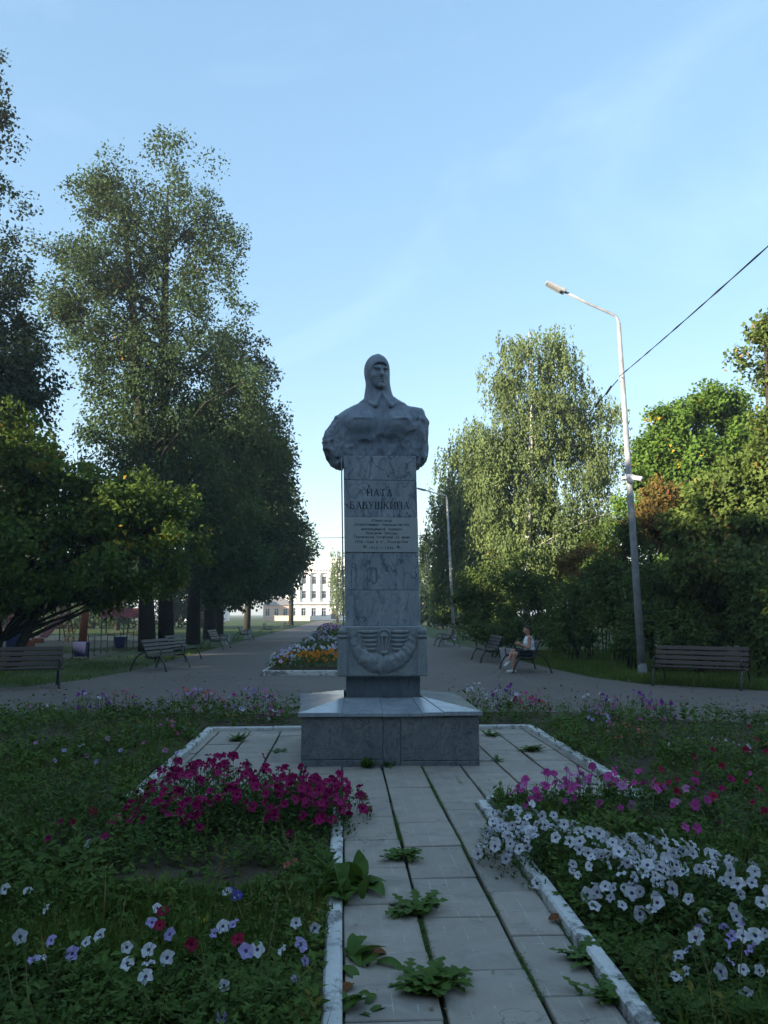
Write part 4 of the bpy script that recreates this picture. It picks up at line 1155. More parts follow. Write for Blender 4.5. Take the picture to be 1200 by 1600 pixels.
g = Geo().hexa([(-W2, 0.2, 14.72), (W2, 0.2, 14.72), (W2, 11, 14.72), (-W2, 11, 14.72), (-W2 + 3, 4.5, 17), (W2 - 3, 4.5, 17), (W2 - 3, 7, 17), (-W2 + 3, 7, 17)]); g.build('roof', M_roof, bld)
g = Geo().box((0.4, -0.05, 1.35), (1.5, 0.2, 2.7)); g.build('door', M_door, bld)
for k in range(3): Geo().box((0.4, -1.2 - k * 0.5 + 0.5, 0.12 - k * 0.0), (6 + k, 0.5, 0.36 - k * 0.12)).build('step', M_white, bld)
def low_house(label, x, y, w, d, h, mat, floors, nwin, roofh=2.2, rz=0.0):
    t = thing('pale_house', label, 'building', (x, y, 0), rz)
    Geo().box((0, d / 2, h / 2), (w, d, h)).build('wall', mat, t)
    Geo().hexa([(-w / 2 - .4, -.4, h), (w / 2 + .4, -.4, h), (w / 2 + .4, d + .4, h), (-w / 2 - .4, d + .4, h), (-w / 2 + 2, d / 2 - .5, h + roofh), (w / 2 - 2, d / 2 - .5, h + roofh), (w / 2 - 2, d / 2 + .5, h + roofh), (-w / 2 + 2, d / 2 + .5, h + roofh)]).build('roof', M_roof, t)
    fh = h / floors
    for f in range(floors):
        for k in range(nwin):
            window(t, -w / 2 + (k + 0.5) * w / nwin, -0.03, f * fh + fh * 0.55, 1.2, fh * 0.5)
    return t
low_house('long white house seen between the lime trunks on the left', -34.5, 192, 10, 12, 6.5, M_white, 2, 3)
low_house('pale pink house glimpsed under the lime crowns, left of the columned building', -17.5, 205, 7, 8, 4, M_pink, 1, 3)
low_house('pink house glimpsed right of the pillar at the end of the right alley', 24, 190, 18, 10, 6.5, M_pink, 2, 5)
low_house('white house glimpsed through the shrubs behind the near right bench', 48, 74, 26, 10, 6, M_white, 2, 8, rz=rad(-12))
# low stone parapet in front of the far building
g = Geo(); g.box((-13, 200, 0.6), (9, 0.5, 1.2)); g.box((-13, 200, 1.27), (9.4, 0.7, 0.14)); g.build('parapet', M_cream); tag(bpy.data.objects['parapet'], 'low cream parapet at the end of the left alley', 'wall')

# ================================================================== BENCHES
M_iron = m_simple('black_iron', (0.014, 0.015, 0.017), 0.45, 0.5, 0.3, 20)
def m_wood(name, c):
    n = NT(name); mp_ = n.new('Mapping'); mp_.inputs['Scale'].default_value = (1.5, 22, 22); n.lk(n.c.outputs['Object'], mp_.inputs[0])
    oi = n.new('ObjectInfo')
    a = n.noise(2.5, 6, 0.6, mp_.outputs[0])
    col = n.mix(n.rng(a, 0.3, 0.7), tuple(x * .6 for x in c), tuple(x * 1.3 for x in c))
    n.col(n.mix(n.math('MULTIPLY', oi.outputs['Random'], 0.4), col, tuple(x * 0.5 for x in c))); n.bump(a, 0.2, 0.004)
    return n.fin(0.55, 0.25)
M_slat = m_wood('brown_slat', (0.085, 0.06, 0.05)); M_slat_grey = m_wood('grey_slat', (0.075, 0.07, 0.068))
def arc(p0, p1, p2, n=8):
    p0, p1, p2 = Vector(p0), Vector(p1), Vector(p2)
    return [p0 * (1 - t) ** 2 + p1 * 2 * t * (1 - t) + p2 * t * t for t in [k / n for k in range(n + 1)]]
def make_bench(label, loc, rz, slatmat, L=2.0, missing=()):
    t = thing('park_bench', label, 'bench', loc, rz, 'benches along the alleys')
    for sx in (-1, 1):
        x = sx * (L / 2 - 0.08)
        g = Geo()
        g.tube(arc((x, -0.42, 0), (x, -0.36, 0.30), (x, -0.20, 0.42)), 0.026, 6)
        g.tube(arc((x, -0.22, 0.40), (x, 0.10, 0.36), (x, 0.24, 0.44), 6), 0.024, 6)
        g.tube(arc((x, 0.14, 0.38), (x, 0.26, 0.60), (x, 0.36, 0.90), 6), 0.022, 6)
        sf = g.build('side_frame', M_iron, t, smooth=True)
        Geo().tube(arc((x, 0.22, 0.56), (x, 0.56, 0.50), (x, 0.68, 0.0), 9), 0.023, 6).build('rear_leg', M_iron, t, smooth=True)
        Geo().tube(arc((x, -0.20, 0.42), (x, -0.34, 0.70), (x, -0.10, 0.64), 7) + arc((x, -0.10, 0.64), (x, 0.12, 0.60), (x, 0.25, 0.62), 5)[1:], 0.018, 6).build('armrest', M_iron, t, smooth=True)
        for y in (-0.42, 0.68): Geo().lathe([(0.04, 0.0), (0.04, 0.02), (0.028, 0.04)], 8, (x, y, 0)).build('foot', M_iron, t)
    if not hasattr(make_bench, 'c'): make_bench.c = {}
    key = (L, slatmat.name)
    if key not in make_bench.c:
        make_bench.c[key] = (box_mesh('seat_slat', (L, 0.085, 0.034), 0.007), box_mesh('backrest_slat', (L, 0.028, 0.095), 0.007))
        for m in make_bench.c[key]: m.materials.append(slatmat)
    s1, s2 = make_bench.c[key]
    for k in range(4): obj('seat_slat', s1, None, t, (0, -0.20 + k * 0.108, 0.448 - 0.022 * math.sin(k)), (0.05 * (k - 1.5) * -0.6, 0, 0))
    for k in range(4):
        if k in missing: continue
        obj('backrest_slat', s2, None, t, (0, 0.175 + k * 0.052, 0.53 + k * 0.112), (-0.42, 0, 0))
    return t
make_bench('brown slatted bench in front of the shrubs right of the tall lamp', (8.17, 17.55, 0), rad(-38), M_slat, 2.05)
make_bench('bench with a person in a white shirt sitting on it', (5.22, 22.75, 0), rad(-90), M_slat_grey)
make_bench('pale slatted empty bench just beyond the seated person', (5.12, 27.4, 0), rad(-90), M_slat_grey)
make_bench('empty bench beside the far lamp post on the right alley', (5.3, 40.5, 0), rad(-90), M_slat_grey)
make_bench('dark bench cut by the left edge under the maple', (-7.35, 17.9, 0), rad(22), M_slat, 2.05)
make_bench('nearest bench along the left alley, in front of the double-trunk lime', (-5.35, 23.9, 0), rad(80), M_slat_grey)
make_bench('second bench along the left alley, close behind the nearest', (-5.75, 28.4, 0), rad(84), M_slat_grey)
make_bench('third bench along the left alley beside the lime trunks', (-6.0, 38.0, 0), rad(88), M_slat_grey)
make_bench('fourth bench along the left alley, far down the row', (-6.2, 50.0, 0), rad(90), M_slat_grey)
make_bench('fifth bench along the left alley, small with distance', (-6.3, 66.0, 0), rad(90), M_slat_grey)
make_bench('farthest bench along the left alley, near the parapet', (-6.3, 88.0, 0), rad(90), M_slat_grey)
M_conc = m_simple('bin_concrete', (0.34, 0.35, 0.35), 0.85, 0.2, 0.2, 12, bump=0.3)
def litter_bin(label, loc, s=1.0, mat=None):
    t = thing('litter_bin', label, 'litter bin', loc, 0.2, 'litter bins by the benches')
    Geo().lathe([(0.15 * s, 0.0), (0.20 * s, 0.06), (0.25 * s, 0.50 * s), (0.27 * s, 0.52 * s), (0.27 * s, 0.57 * s), (0.22 * s, 0.57 * s), (0.20 * s, 0.40 * s)], 8).build('bowl', mat or M_conc, t)
    Geo().lathe([(0.19 * s, 0.0), (0.19 * s, 0.05), (0.15 * s, 0.055)], 8).build('foot', mat or M_conc, t)
litter_bin('concrete litter bin between the person\'s bench and the next', (5.35, 25.2, 0))
litter_bin('concrete litter bin beside the far right bench', (5.45, 42.2, 0))
litter_bin('concrete litter bin beside the third left bench', (-6.35, 42.5, 0))
litter_bin('concrete litter bin beside the fourth left bench', (-6.5, 53.5, 0), 1.1)

# ================================================================== LAMPS AND CABLE
M_galv = m_simple('galvanised_steel', (0.27, 0.28, 0.30), 0.5, 0.5, 0.2, 6, 0.0)
M_galv2 = m_simple('weathered_pole_paint', (0.27, 0.28, 0.29), 0.6, 0.4, 0.35, 3)
M_cable = m_simple('black_cable', (0.012, 0.013, 0.018), 0.6, 0.3)
M_lens = m_simple('lamp_lens', (0.5, 0.5, 0.48), 0.2, 0.5)
M_plas = m_simple('white_plastic', (0.62, 0.62, 0.62), 0.5, 0.4)
def lamp(label, base, top, armv, headlen=0.55, cams=True):
    t = thing('street_lamp', label, 'street lamp', base, 0, 'street lamps along the right alley')
    b = Vector(base); tp = Vector(top) - b; a = Vector(armv)
    Geo().tube([(0, 0, 0), tp * 0.45, tp * 0.985], [0.115, 0.092, 0.058], 10).build('pole', M_galv2, t, smooth=True)
    pts = [tp * 0.97] + arc(tp * 0.975, tp + Vector((0, 0, 0.05)), tp + a * 0.08 + Vector((0, 0, 0.03)), 5) + [tp + a * 0.5, tp + a]
    Geo().tube(pts, [0.045] * 2 + [0.04] * (len(pts) - 2), 8).build('arm', M_galv, t, smooth=True)
    d = a.normalized(); p = tp + a
    sd = d.cross(Vector((0, 0, 1))).normalized(); up = sd.cross(d)
    def ob(c0, c1, w, h0, h1):
        return [c0 - sd * w - up * h0, c1 - sd * w * .8 - up * h0 * .6, c1 + sd * w * .8 - up * h0 * .6, c0 + sd * w - up * h0, c0 - sd * w + up * h1, c1 - sd * w * .8 + up * h1 * .6, c1 + sd * w * .8 + up * h1 * .6, c0 + sd * w + up * h1]
    hd = Geo().hexa(ob(p - d * 0.05, p + d * headlen, 0.13, 0.05, 0.06)).build('lamp_head', M_galv, t, bevel=0.015)
    Geo().hexa(ob(p + d * 0.08 - up * .055, p + d * (headlen - .06) - up * .05, 0.10, 0.012, 0.0)).build('lens', M_lens, hd)
    Geo().lathe([(0.17, 0.0), (0.17, 0.03), (0.13, 0.05), (0.12, 0.35)], 10).build('base_flange', M_galv2, t)
    if cams:
        zc_ = 0.535; c = tp * zc_
        Geo().box(c + Vector((-0.02, -0.11, 0)), (0.20, 0.06, 0.24)).build('junction_box', M_plas, t, bevel=0.01)
        for sx in (-1, 1):
            cm = Geo().tube([c + Vector((sx * 0.10 - .03, -0.16, 0.02)), c + Vector((sx * 0.26 - .03, -0.34, -0.05))], [0.06, 0.07], 10).build('security_camera', M_plas, t, smooth=True)
            Geo().lathe([(0.0, 0.0), (0.045, 0.0), (0.045, -0.02), (0.0, -0.03)], 8, c + Vector((sx * 0.25 - .03, -0.34, -0.06))).build('camera_eye', M_cable, cm)
    return t
LB = Vector((at(1000, 960, 20.6).x, 20.6, 0)); LT = at(966, 497, 20.6)
lamp('tall white lamp post with security cameras beside the near right bench', LB, LT, at(880, 455, 20.6) - LT)
LB2 = Vector((at(709, 960, 50).x, 50, 0)); LT2 = at(698, 775, 50)
lamp('thin far lamp post on the right alley in front of the lower birch', LB2, LT2, at(664, 766, 50) - LT2, cams=False)
# second, raking prop of the far lamp
o = Geo().tube([at(722, 988, 50.2), at(715, 955, 50.2)], 0.04, 6).build('leaning_prop', M_galv2); tag(o, 'short raking metal prop beside the far lamp post', 'post')
wa = at(968, 588, 20.5)
far = at(716, 850, 50)
def sag(p, q, s, n=24): return [p.lerp(q, k / n) + Vector((0, 0, -s * 4 * (k / n) * (1 - k / n))) for k in range(n + 1)]
wend = at(1200, 360, 9.6); wend2 = wa + (wend - wa) * 3.2
tw = sag(wa, wend2, 0.25, 40)
g = Geo()
for ph in (0, math.pi):
    g.tube([p + Vector((0.010 * math.cos(k * 2.1 + ph), 0, 0.010 * math.sin(k * 2.1 + ph))) for k, p in enumerate(tw)], 0.008, 6)
g.tube(tw, 0.009, 6)
o = g.build('overhead_cable', M_cable); tag(o, 'black twisted overhead cable running up from the tall lamp to the right edge', 'cable')
tw = sag(wa + Vector((-.05, 0, -0.1)), far, 0.35, 30)
g = Geo().tube(tw, 0.014, 6)
for k in (0, 1): g.tube([tw[k].lerp(tw[k + 1], .55) + Vector((0, 0, .03)), tw[k + 1] - Vector((0, 0, .02))], 0.035, 6)
o = g.build('overhead_cable', M_cable); tag(o, 'black cable with clamps running from the tall lamp to the far lamp', 'cable')
o = Geo().tube(sag(at(380, 838, 95), at(760, 832, 60), 0.3), 0.03, 5).build('overhead_cable', M_cable); tag(o, 'thin distant cable crossing behind the pillar', 'cable')

# ================================================================== PLAYGROUND
M_red = m_simple('muted_red_paint', (0.16, 0.028, 0.024), 0.6, 0.35); M_orange = m_simple('orange_paint', (0.22, 0.06, 0.022), 0.6, 0.35); M_yellow = m_simple('yellow_paint', (0.45, 0.30, 0.04), 0.55, 0.35); M_blue = m_simple('blue_paint', (0.018, 0.028, 0.09), 0.6, 0.35); M_green = m_simple('green_paint', (0.03, 0.11, 0.05), 0.55, 0.35)  # red, orange and blue darkened to stand for the shaded playground
M_sand = m_simple('playground_sand', (0.11, 0.095, 0.07), 0.95, 0.1, 0.3, 2)
me = bpy.data.meshes.new('playground_sand'); me.from_pydata([(-34, 30, 0.0), (-9.4, 30, 0.0), (-11.5, 52, 0.0), (-34, 52, 0.0)], [], [(0, 1, 2, 3)]); tag(obj('playground_sand', me, M_sand), kind='structure')
fen = thing('border_fence', 'low cream border of short boards along the playground', 'fence', (0, 0, 0))
bm_ = box_mesh('board', (0.44, 0.05, 0.30), 0.015); bm_.materials.append(M_cream)
for k in range(34):
    x = -26 + k * 0.47
    obj('board', bm_, None, fen, (x, 50.4 - 0.0 * k, 0.14 + 0.02 * ((k * 7) % 3)))
Geo().box((-18.1, 50.46, 0.12), (16.2, 0.06, 0.08)).build('rail', M_cream, fen)
def slide(label, x, y, rz, c, s=1.0):
    t = thing('playground_slide', label, 'slide', (x, y, 0), rz); t.scale = (s, s, s)
    g = Geo()
    pr = [(0, -2.0, .25), (0, -1.5, .32), (0, 0.2, 1.55), (0, 0.5, 1.6)]
    for k in range(3):
        a, b = Vector(pr[k]), Vector(pr[k + 1])
        g.hexa([a + Vector((-.28, 0, -.03)), a + Vector((.28, 0, -.03)), b + Vector((.28, 0, -.03)), b + Vector((-.28, 0, -.03)), a + Vector((-.28, 0, 0)), a + Vector((.28, 0, 0)), b + Vector((.28, 0, 0)), b + Vector((-.28, 0, 0))])
    g.build('chute', c, t)
    for sx in (-1, 1):
        Geo().tube([(sx * .3, q[1], q[2] + .14) for q in pr], 0.045, 6).build('side_rail', M_red, t)
        Geo().tube([(sx * .3, .55, 0), (sx * .3, .5, 2.4)], 0.04, 6).build('post', M_red, t)
        Geo().tube([(sx * .3, 1.2, 0), (sx * .3, .6, 1.6), (sx * .3, .6, 2.4)], 0.035, 6).build('ladder_rail', M_red, t)
    for k in range(4): Geo().tube([(-.3, 1.1 - .13 * k, .3 + .33 * k), (.3, 1.1 - .13 * k, .3 + .33 * k)], 0.025, 6).build('rung', M_red, t)
    Geo().box((0, -2.0, 0.14), (0.7, 0.25, 0.28)).build('landing_block', M_orange, t, bevel=0.02)
    return t
slide('red playground slide with an orange foot behind the maple trunk', at(82, 960, 47).x, 48.2, rad(-14), M_red)
slide('red and orange slide cut by the left picture edge', at(8, 960, 42).x, 43, rad(40), M_orange, 1.15)
xo = at(131, 960, 45).x
Geo().tube([(xo, 45, 0), (xo + .05, 45, 1.4), (xo + .1, 45, 2.3)], [.24, .22, .2], 10).build('orange_post', M_orange, smooth=True); tag(bpy.data.objects['orange_post'], 'thick orange wooden post standing in the playground', 'post')
sh_t = thing('play_shelter', 'play structure with a long red roof beside the lime trunk', 'shelter', (at(190, 960, 50).x, 51, 0))
Geo().hexa([(-1.6, -.5, 1.45), (1.6, -.5, 1.45), (1.6, .7, 1.45), (-1.6, .7, 1.45), (-1.5, .05, 2.05), (1.5, .05, 2.05), (1.5, .15, 2.05), (-1.5, .15, 2.05)]).build('roof', M_red, sh_t)
for x in (-1.4, 0, 1.4):
    for y in (-.4, .6): Geo().tube([(x, y, 0), (x, y, 1.46)], 0.045, 6).build('post', M_green, sh_t)
Geo().box((0, .1, .4), (2.9, .5, .06)).build('seat', M_yellow, sh_t)
for k, (u, lab) in enumerate([(105, 'thin yellow swing leg leaning left in the playground'), (113, 'thin yellow swing leg leaning right in the playground')]):
    p = at(u, 960, 46); o = Geo().tube([(p.x, 46, 0), (p.x + .25, 46, .9)], .04, 6).build('swing_leg', M_yellow); tag(o, lab, 'post')
def blue_bin(label, u, Y, h):
    t = thing('waste_bin', label, 'bin', (at(u, 960, Y).x, Y, 0), 0.1)
    Geo().hexa([(-.20, -.18, .08), (.20, -.18, .08), (.20, .18, .08), (-.20, .18, .08), (-.25, -.22, h), (.25, -.22, h), (.25, .22, h), (-.25, .22, h)]).build('bucket', M_blue, t, bevel=.015)
    for sx in (-1, 1): Geo().tube([(sx * .29, 0, 0), (sx * .29, 0, h * 1.05)], .025, 6).build('post', M_iron, t)
    Geo().tube([(-.29, 0, h * .8), (.29, 0, h * .8)], .015, 6).build('axle', M_iron, t)
blue_bin('blue square waste bin left of the low metal fence', 129, 30, 0.62)
blue_bin('small blue waste bin behind the low metal fence', 190, 37, 0.62)
blue_bin('blue waste bin beside the maple trunk', 24, 34, 1.3)
fe = thing('metal_fence', 'low black metal fence beside the blue bin', 'fence', (0, 0, 0))
for k in range(9):
    p = at(140 + k * 10, 960, 31 + k * 1.2); Geo().tube([(p.x, p.y, 0), (p.x, p.y, 0.85)], .018, 5).build('fence_post', M_iron, fe)
a_, b_ = at(140, 960, 31), at(220, 960, 40.6)
for z in (.25, .78): Geo().tube([(a_.x, a_.y, z), (b_.x, b_.y, z)], .014, 5).build('fence_rail', M_iron, fe)

# ================================================================== PERSON on the bench
M_skin = m_simple('skin', (0.42, 0.22, 0.15), 0.55, 0.35, 0.08, 12); M_shirt = m_simple('white_cotton', (0.78, 0.78, 0.80), 0.85, 0.15, 0.05, 30); M_shorts = m_simple('dark_shorts', (0.022, 0.024, 0.032), 0.85, 0.15); M_hair = m_simple('dark_brown_hair', (0.030, 0.016, 0.010), 0.6, 0.3, 0.4, 60); M_shoe = m_simple('pale_shoe', (0.50, 0.49, 0.47), 0.7, 0.3); M_sock = m_simple('grey_sock', (0.25, 0.25, 0.27), 0.9, 0.1)
per = thing('person', 'person in a white sleeveless shirt and dark shorts sitting on a bench, legs crossed', 'person', (5.33, 22.05, 0), 0)
# local frame: the person faces -x; y away from camera; seat top 0.465
def person():
    h = 0.0085
    lo, hi = (-0.78, -0.42, -0.01), (0.32, 0.42, 1.36)
    P = sgrid(lo, hi, h); X, Y, Z = P
    hipL, hipR = (0.0, 0.10, 0.56), (0.0, -0.10, 0.56)
    kneeR, ankR = (-0.46, -0.12, 0.53), (-0.50, -0.10, 0.09)
    kneeL, ankL = (-0.44, 0.17, 0.60), (-0.60, -0.10, 0.62 - 0.02)
    ankL = (-0.62, 0.02, 0.34)
    sho = [(-0.03, -0.185, 0.985), (0.0, 0.185, 0.985)]
    torso = s_ell(P, (0.02, 0, 0.57), (0.15, 0.175, 0.13))
    torso = smin(torso, s_cap(P, (0.02, 0, 0.60), (-0.01, 0, 0.80), 0.125, 0.135), 0.08)
    torso = smin(torso, s_ell(P, (-0.015, 0, 0.86), (0.12, 0.175, 0.17)), 0.06)
    for s_ in sho: torso = smin(torso, s_ell(P, s_, (0.065, 0.065, 0.065)), 0.06)
    neck = s_cap(P, (-0.02, 0, 1.0), (-0.04, 0.0, 1.12), 0.055, 0.05)
    head = s_ell(P, (-0.055, 0.0, 1.215), (0.098, 0.078, 0.115))
    head = smin(head, s_ell(P, (-0.095, 0.01, 1.155), (0.055, 0.052, 0.05)), 0.03)
    head = smin(head, s_cap(P, (-0.15, 0.012, 1.215), (-0.165, 0.012, 1.19), 0.010, 0.014), 0.012)
    for sy in (-1, 1):
        head = smin(head, s_ell(P, (-0.045, sy * 0.08, 1.20), (0.02, 0.012, 0.03)), 0.008)
        head = smax(head, -s_ell(P, (-0.148, 0.012 + sy * 0.032, 1.222), (0.014, 0.016, 0.010)), 0.008)
    head = smax(head, -s_cap(P, (-0.152, -0.012, 1.152), (-0.152, 0.034, 1.152), 0.005), 0.006)
    body = smin(smin(torso, neck, 0.04), head, 0.03)
    legs = smin(s_cap(P, hipR, kneeR, 0.092, 0.062), s_cap(P, kneeR, ankR, 0.060, 0.038), 0.03)
    legs = smin(legs, smin(s_cap(P, hipL, kneeL, 0.092, 0.062), s_cap(P, kneeL, ankL, 0.060, 0.038), 0.03), 0.02)
    body = smin(body, legs, 0.05)
    feet = smin(s_cap(P, (ankR[0] + 0.04, ankR[1], 0.045), (ankR[0] - 0.16, ankR[1] - 0.01, 0.04), 0.042, 0.036), s_cap(P, (ankL[0] + 0.03, ankL[1], ankL[2] - 0.04), (ankL[0] - 0.09, ankL[1] - 0.05, ankL[2] - 0.13), 0.042, 0.036), 0.01)
    body = smin(body, feet, 0.03)
    # arms: near hand and far hand meet in front holding a phone; forearms raised
    for sy, el, wr in ((-1, (-0.07, -0.245, 0.72), (-0.27, -0.10, 0.79)), (1, (-0.08, 0.24, 0.72), (-0.27, 0.08, 0.79))):
        s_ = sho[0] if sy < 0 else sho[1]
        arm = smin(s_cap(P, s_, el, 0.05, 0.042), s_cap(P, el, wr, 0.042, 0.028), 0.02)
        pm = (wr[0] - 0.05, wr[1] - sy * 0.0 + 0.0, wr[2] + 0.03)
        arm = smin(arm, s_ell(P, pm, (0.045, 0.022, 0.04)), 0.015)
        for k, (fl, fz) in enumerate(((0.062, 0.042), (0.07, 0.022), (0.066, 0.002), (0.054, -0.018))):
            k1 = (pm[0] - 0.04, pm[1] - sy * 0.004, pm[2] + fz); k2 = (k1[0] - fl * .5, k1[1] - sy * 0.012, k1[2] + 0.006); k3 = (k2[0] - fl * .25, k2[1] - sy * 0.035, k2[2])
            arm = smin(arm, np.minimum(s_cap(P, k1, k2, 0.0095, 0.009), s_cap(P, k2, k3, 0.009, 0.008)), 0.006)
        arm = smin(arm, s_cap(P, (pm[0] + 0.01, pm[1], pm[2] + 0.03), (pm[0] - 0.03, pm[1] - sy * 0.03, pm[2] + 0.07), 0.0115, 0.009), 0.008)
        body = smin(body, arm, 0.02)
    V, Q = nets(body, lo, h)
    t = obj('body', np_mesh('body', V, Q, True), M_skin, per)
    def cloth(name, f, mat):
        V, Q = nets(f, lo, h); obj(name, np_mesh(name, V, Q, True), mat, per)
    wr_ = 0.004 * np.sin(Z * 55 + X * 30) + 0.003 * np.sin(Y * 60 + Z * 20)
    cloth('shirt', np.maximum(np.maximum(torso - 0.014 + wr_, Z - 1.035 + 0.5 * np.maximum(0, 0.075 - np.abs(Y))), np.maximum(-Z + 0.555, np.abs(Y) - 0.205)), M_shirt)
    tl = smin(s_cap(P, hipR, kneeR, 0.092, 0.072), s_cap(P, hipL, kneeL, 0.092, 0.072), 0.02)
    tl = smin(tl, s_ell(P, (0.02, 0, 0.57), (0.15, 0.175, 0.13)), 0.05)
    cloth('shorts', np.maximum(np.maximum(tl - 0.018 + wr_, -X - 0.38), Z - 0.66), M_shorts)
    hair = np.maximum(np.minimum(s_ell(P, (-0.045, 0.0, 1.228), (0.108, 0.09, 0.122)), s_ell(P, (-0.10, 0.0, 1.31), (0.05, 0.06, 0.03))), -(X + 0.10 + (Z - 1.265) * 1.6))
    hair = np.maximum(hair, -(Z - 1.13 + 0.0 * X))
    hair = hair + 0.004 * np.sin(X * 120 + Y * 60) * np.sin(Z * 70)
    cloth('hair', hair, M_hair)
    for nm, a in (('shoe', ankR), ('shoe', ankL)):
        if a is ankR: f = s_cap(P, (a[0] + 0.045, a[1], 0.05), (a[0] - 0.16, a[1] - 0.01, 0.042), 0.050, 0.045)
        else: f = s_cap(P, (a[0] + 0.03, a[1], a[2] - 0.045), (a[0] - 0.09, a[1] - 0.05, a[2] - 0.135), 0.050, 0.045)
        cloth(nm, np.maximum(f, -Z + 0.003), M_shoe)
person()
ph = obj('phone', box_mesh('phone', (0.012, 0.075, 0.15), 0.004), M_iron, None, (5.33 - 0.375, 22.05 - 0.01, 0.86), (0, 0.35, 0)); tag(ph, 'dark phone held by the person on the bench', 'phone')
# ================================================================== FLOWER BEDS
L_bed = m_leaf('bed_leaf', (0.062, 0.115, 0.022), (0.135, 0.205, 0.040), (0.18, 0.16, 0.03), 0.16, 1.1, 0.25)
L_grass = m_leaf('grass_blade', (0.065, 0.115, 0.018), (0.14, 0.20, 0.034), (0.20, 0.13, 0.04), 0.15, 0.8, 0.3)
L_pet = m_leaf('petunia_leaf', (0.05, 0.10, 0.022), (0.10, 0.165, 0.036), None, 0, 1.5, 0.2)
L_dock = m_leaf('dock_leaf', (0.055, 0.115, 0.018), (0.10, 0.175, 0.026), None, 0, 3.0, 0.25, 0.4)
L_red = m_leaf('dying_leaf', (0.16, 0.05, 0.02), (0.22, 0.09, 0.03), None, 0, 3.0, 0.2)
M_stem = m_simple('green_stem', (0.05, 0.09, 0.025), 0.7, 0.2)
rb_ = np.random.RandomState(90)
def sprigs(name, X, Y, Hh, nleaf, L, mat, label, cat, ratio=0.5, base_z=None, spread=0.35, r=rb_):
    n = len(X); k = nleaf; N = n * k
    ci = np.repeat(np.arange(n), k)
    t = np.tile(np.linspace(0.12, 1.0, k), n) + r.uniform(-.1, .1, N)
    az = r.uniform(0, 2 * np.pi, N); ln = r.uniform(0, 2 * np.pi, n); la = r.uniform(0, spread, n)
    z0 = soil_z(X, Y) if base_z is None else np.full(n, base_z)
    hx = Hh[ci] * t
    Pn = np.stack([X[ci] + np.cos(ln[ci]) * la[ci] * hx + r.normal(0, .008, N), Y[ci] + np.sin(ln[ci]) * la[ci] * hx + r.normal(0, .008, N), z0[ci] + hx], 1)
    axis = np.stack([np.cos(az), np.sin(az), r.uniform(-.15, .9, N)], 1)
    nor = np.stack([r.normal(0, .3, N), r.normal(0, .3, N), np.ones(N)], 1)
    Ls = np.broadcast_to(L, n)[ci] * r.uniform(.6, 1.3, N) * (1.1 - .35 * t)
    me = leaf_mesh(name, Pn, axis, nor, Ls, Ls * ratio * r.uniform(.75, 1.2, N))
    o = obj(name, me, mat)
    return tag(o, label, cat, kind='stuff')
def blades(name, X, Y, z0, Hh, mat, label, r=rb_, w=0.006):
    n = len(X); az = r.uniform(0, 2 * np.pi, n)
    axis = np.stack([np.cos(az) * .45, np.sin(az) * .45, np.ones(n)], 1); nor = np.stack([np.cos(az), np.sin(az), np.full(n, -.3)], 1)
    me = leaf_mesh(name, np.stack([X, Y, z0], 1), axis, nor, Hh, np.full(n, w) * r.uniform(.7, 1.4, n))
    return tag(obj(name, me, mat), label, 'grass', kind='stuff')
def bed_points(n, x0, x1, y0, y1, power, margin=0.0):
    u = rb_.rand(n)
    a, b = y0 ** (1 - power), y1 ** (1 - power)
    Y = (a + u * (b - a)) ** (1 / (1 - power)); half = 0.62 * Y + 1.6
    X = rb_.uniform(-1, 1, n) * half + Y * 0.053
    ok = in_bed(X, Y) & (X > x0) & (X < x1)
    patch = ((X + 0.85) / 0.55) ** 2 + ((Y - 5.0) / 0.26) ** 2 > 1
    patch &= ((X + 2.1) / 0.35) ** 2 + ((Y - 7.0) / 0.16) ** 2 > 1
    p3 = np.stack([X, Y, X * 0], -1)
    thin = (vnoise(p3, 1.6) > -0.55) | (rb_.rand(n) < 0.3)
    ok &= (patch | (rb_.rand(n) < 0.08)) & thin
    return X[ok], Y[ok]
X, Y = bed_points(35000, -9, 9.5, 2.3, 13.1, 1.75)
p3 = np.stack([X, Y, X * 0], -1)
Hh = (0.095 + 0.07 * vnoise(p3, 1.1) + 0.06 * vnoise(p3, 3.3)) * rb_.uniform(.5, 1.6, len(X)) + 0.014 * np.clip(Y - 5, 0, 8)
tallp = rb_.rand(len(X)) < 0.03
Hh = np.where(tallp, Hh * 1.9 + .05, Hh)
Hh = np.clip(Hh, 0.03, 0.42)
Lf = (0.040 + 0.0040 * Y) * (1 + 0.45 * vnoise(p3 + 9, 2.2))
left = X < 0.5
sprigs('bed_foliage', X[left], Y[left], Hh[left], 7, Lf[left], L_bed, 'low leafy green growth filling the left flower bed', 'ground cover')
sprigs('bed_foliage', X[~left], Y[~left], Hh[~left], 7, Lf[~left], L_bed, 'low leafy green growth filling the right flower bed', 'ground cover')
# creeping clover-like small leaves close to the camera
X, Y = bed_points(20000, -4, 5, 2.3, 6.2, 1.9)
sprigs('bed_foliage', X, Y, rb_.uniform(.03, .12, len(X)), 5, np.full(len(X), 0.022), L_bed, 'tiny leaved weeds covering the soil near the paving', 'ground cover', 0.8)
X, Y = bed_points(16000, -9, 9, 2.6, 13.0, 1.3)
gsel = (vnoise(np.stack([X, Y, X * 0 + 3], -1), 0.7) > 0.02) | ((X < -1.6) & (Y < 9.5) & (Y > 5.5))
X, Y = X[gsel], Y[gsel]
X = np.repeat(X, 5) + rb_.normal(0, .02, len(X) * 5); Y = np.repeat(Y, 5) + rb_.normal(0, .02, len(Y) * 5)
blades('bed_grass', X, Y, soil_z(X, Y), rb_.uniform(.08, .22, len(X)) * (0.8 + .02 * Y), L_grass, 'grass blades growing among the bed plants', w=0.008)

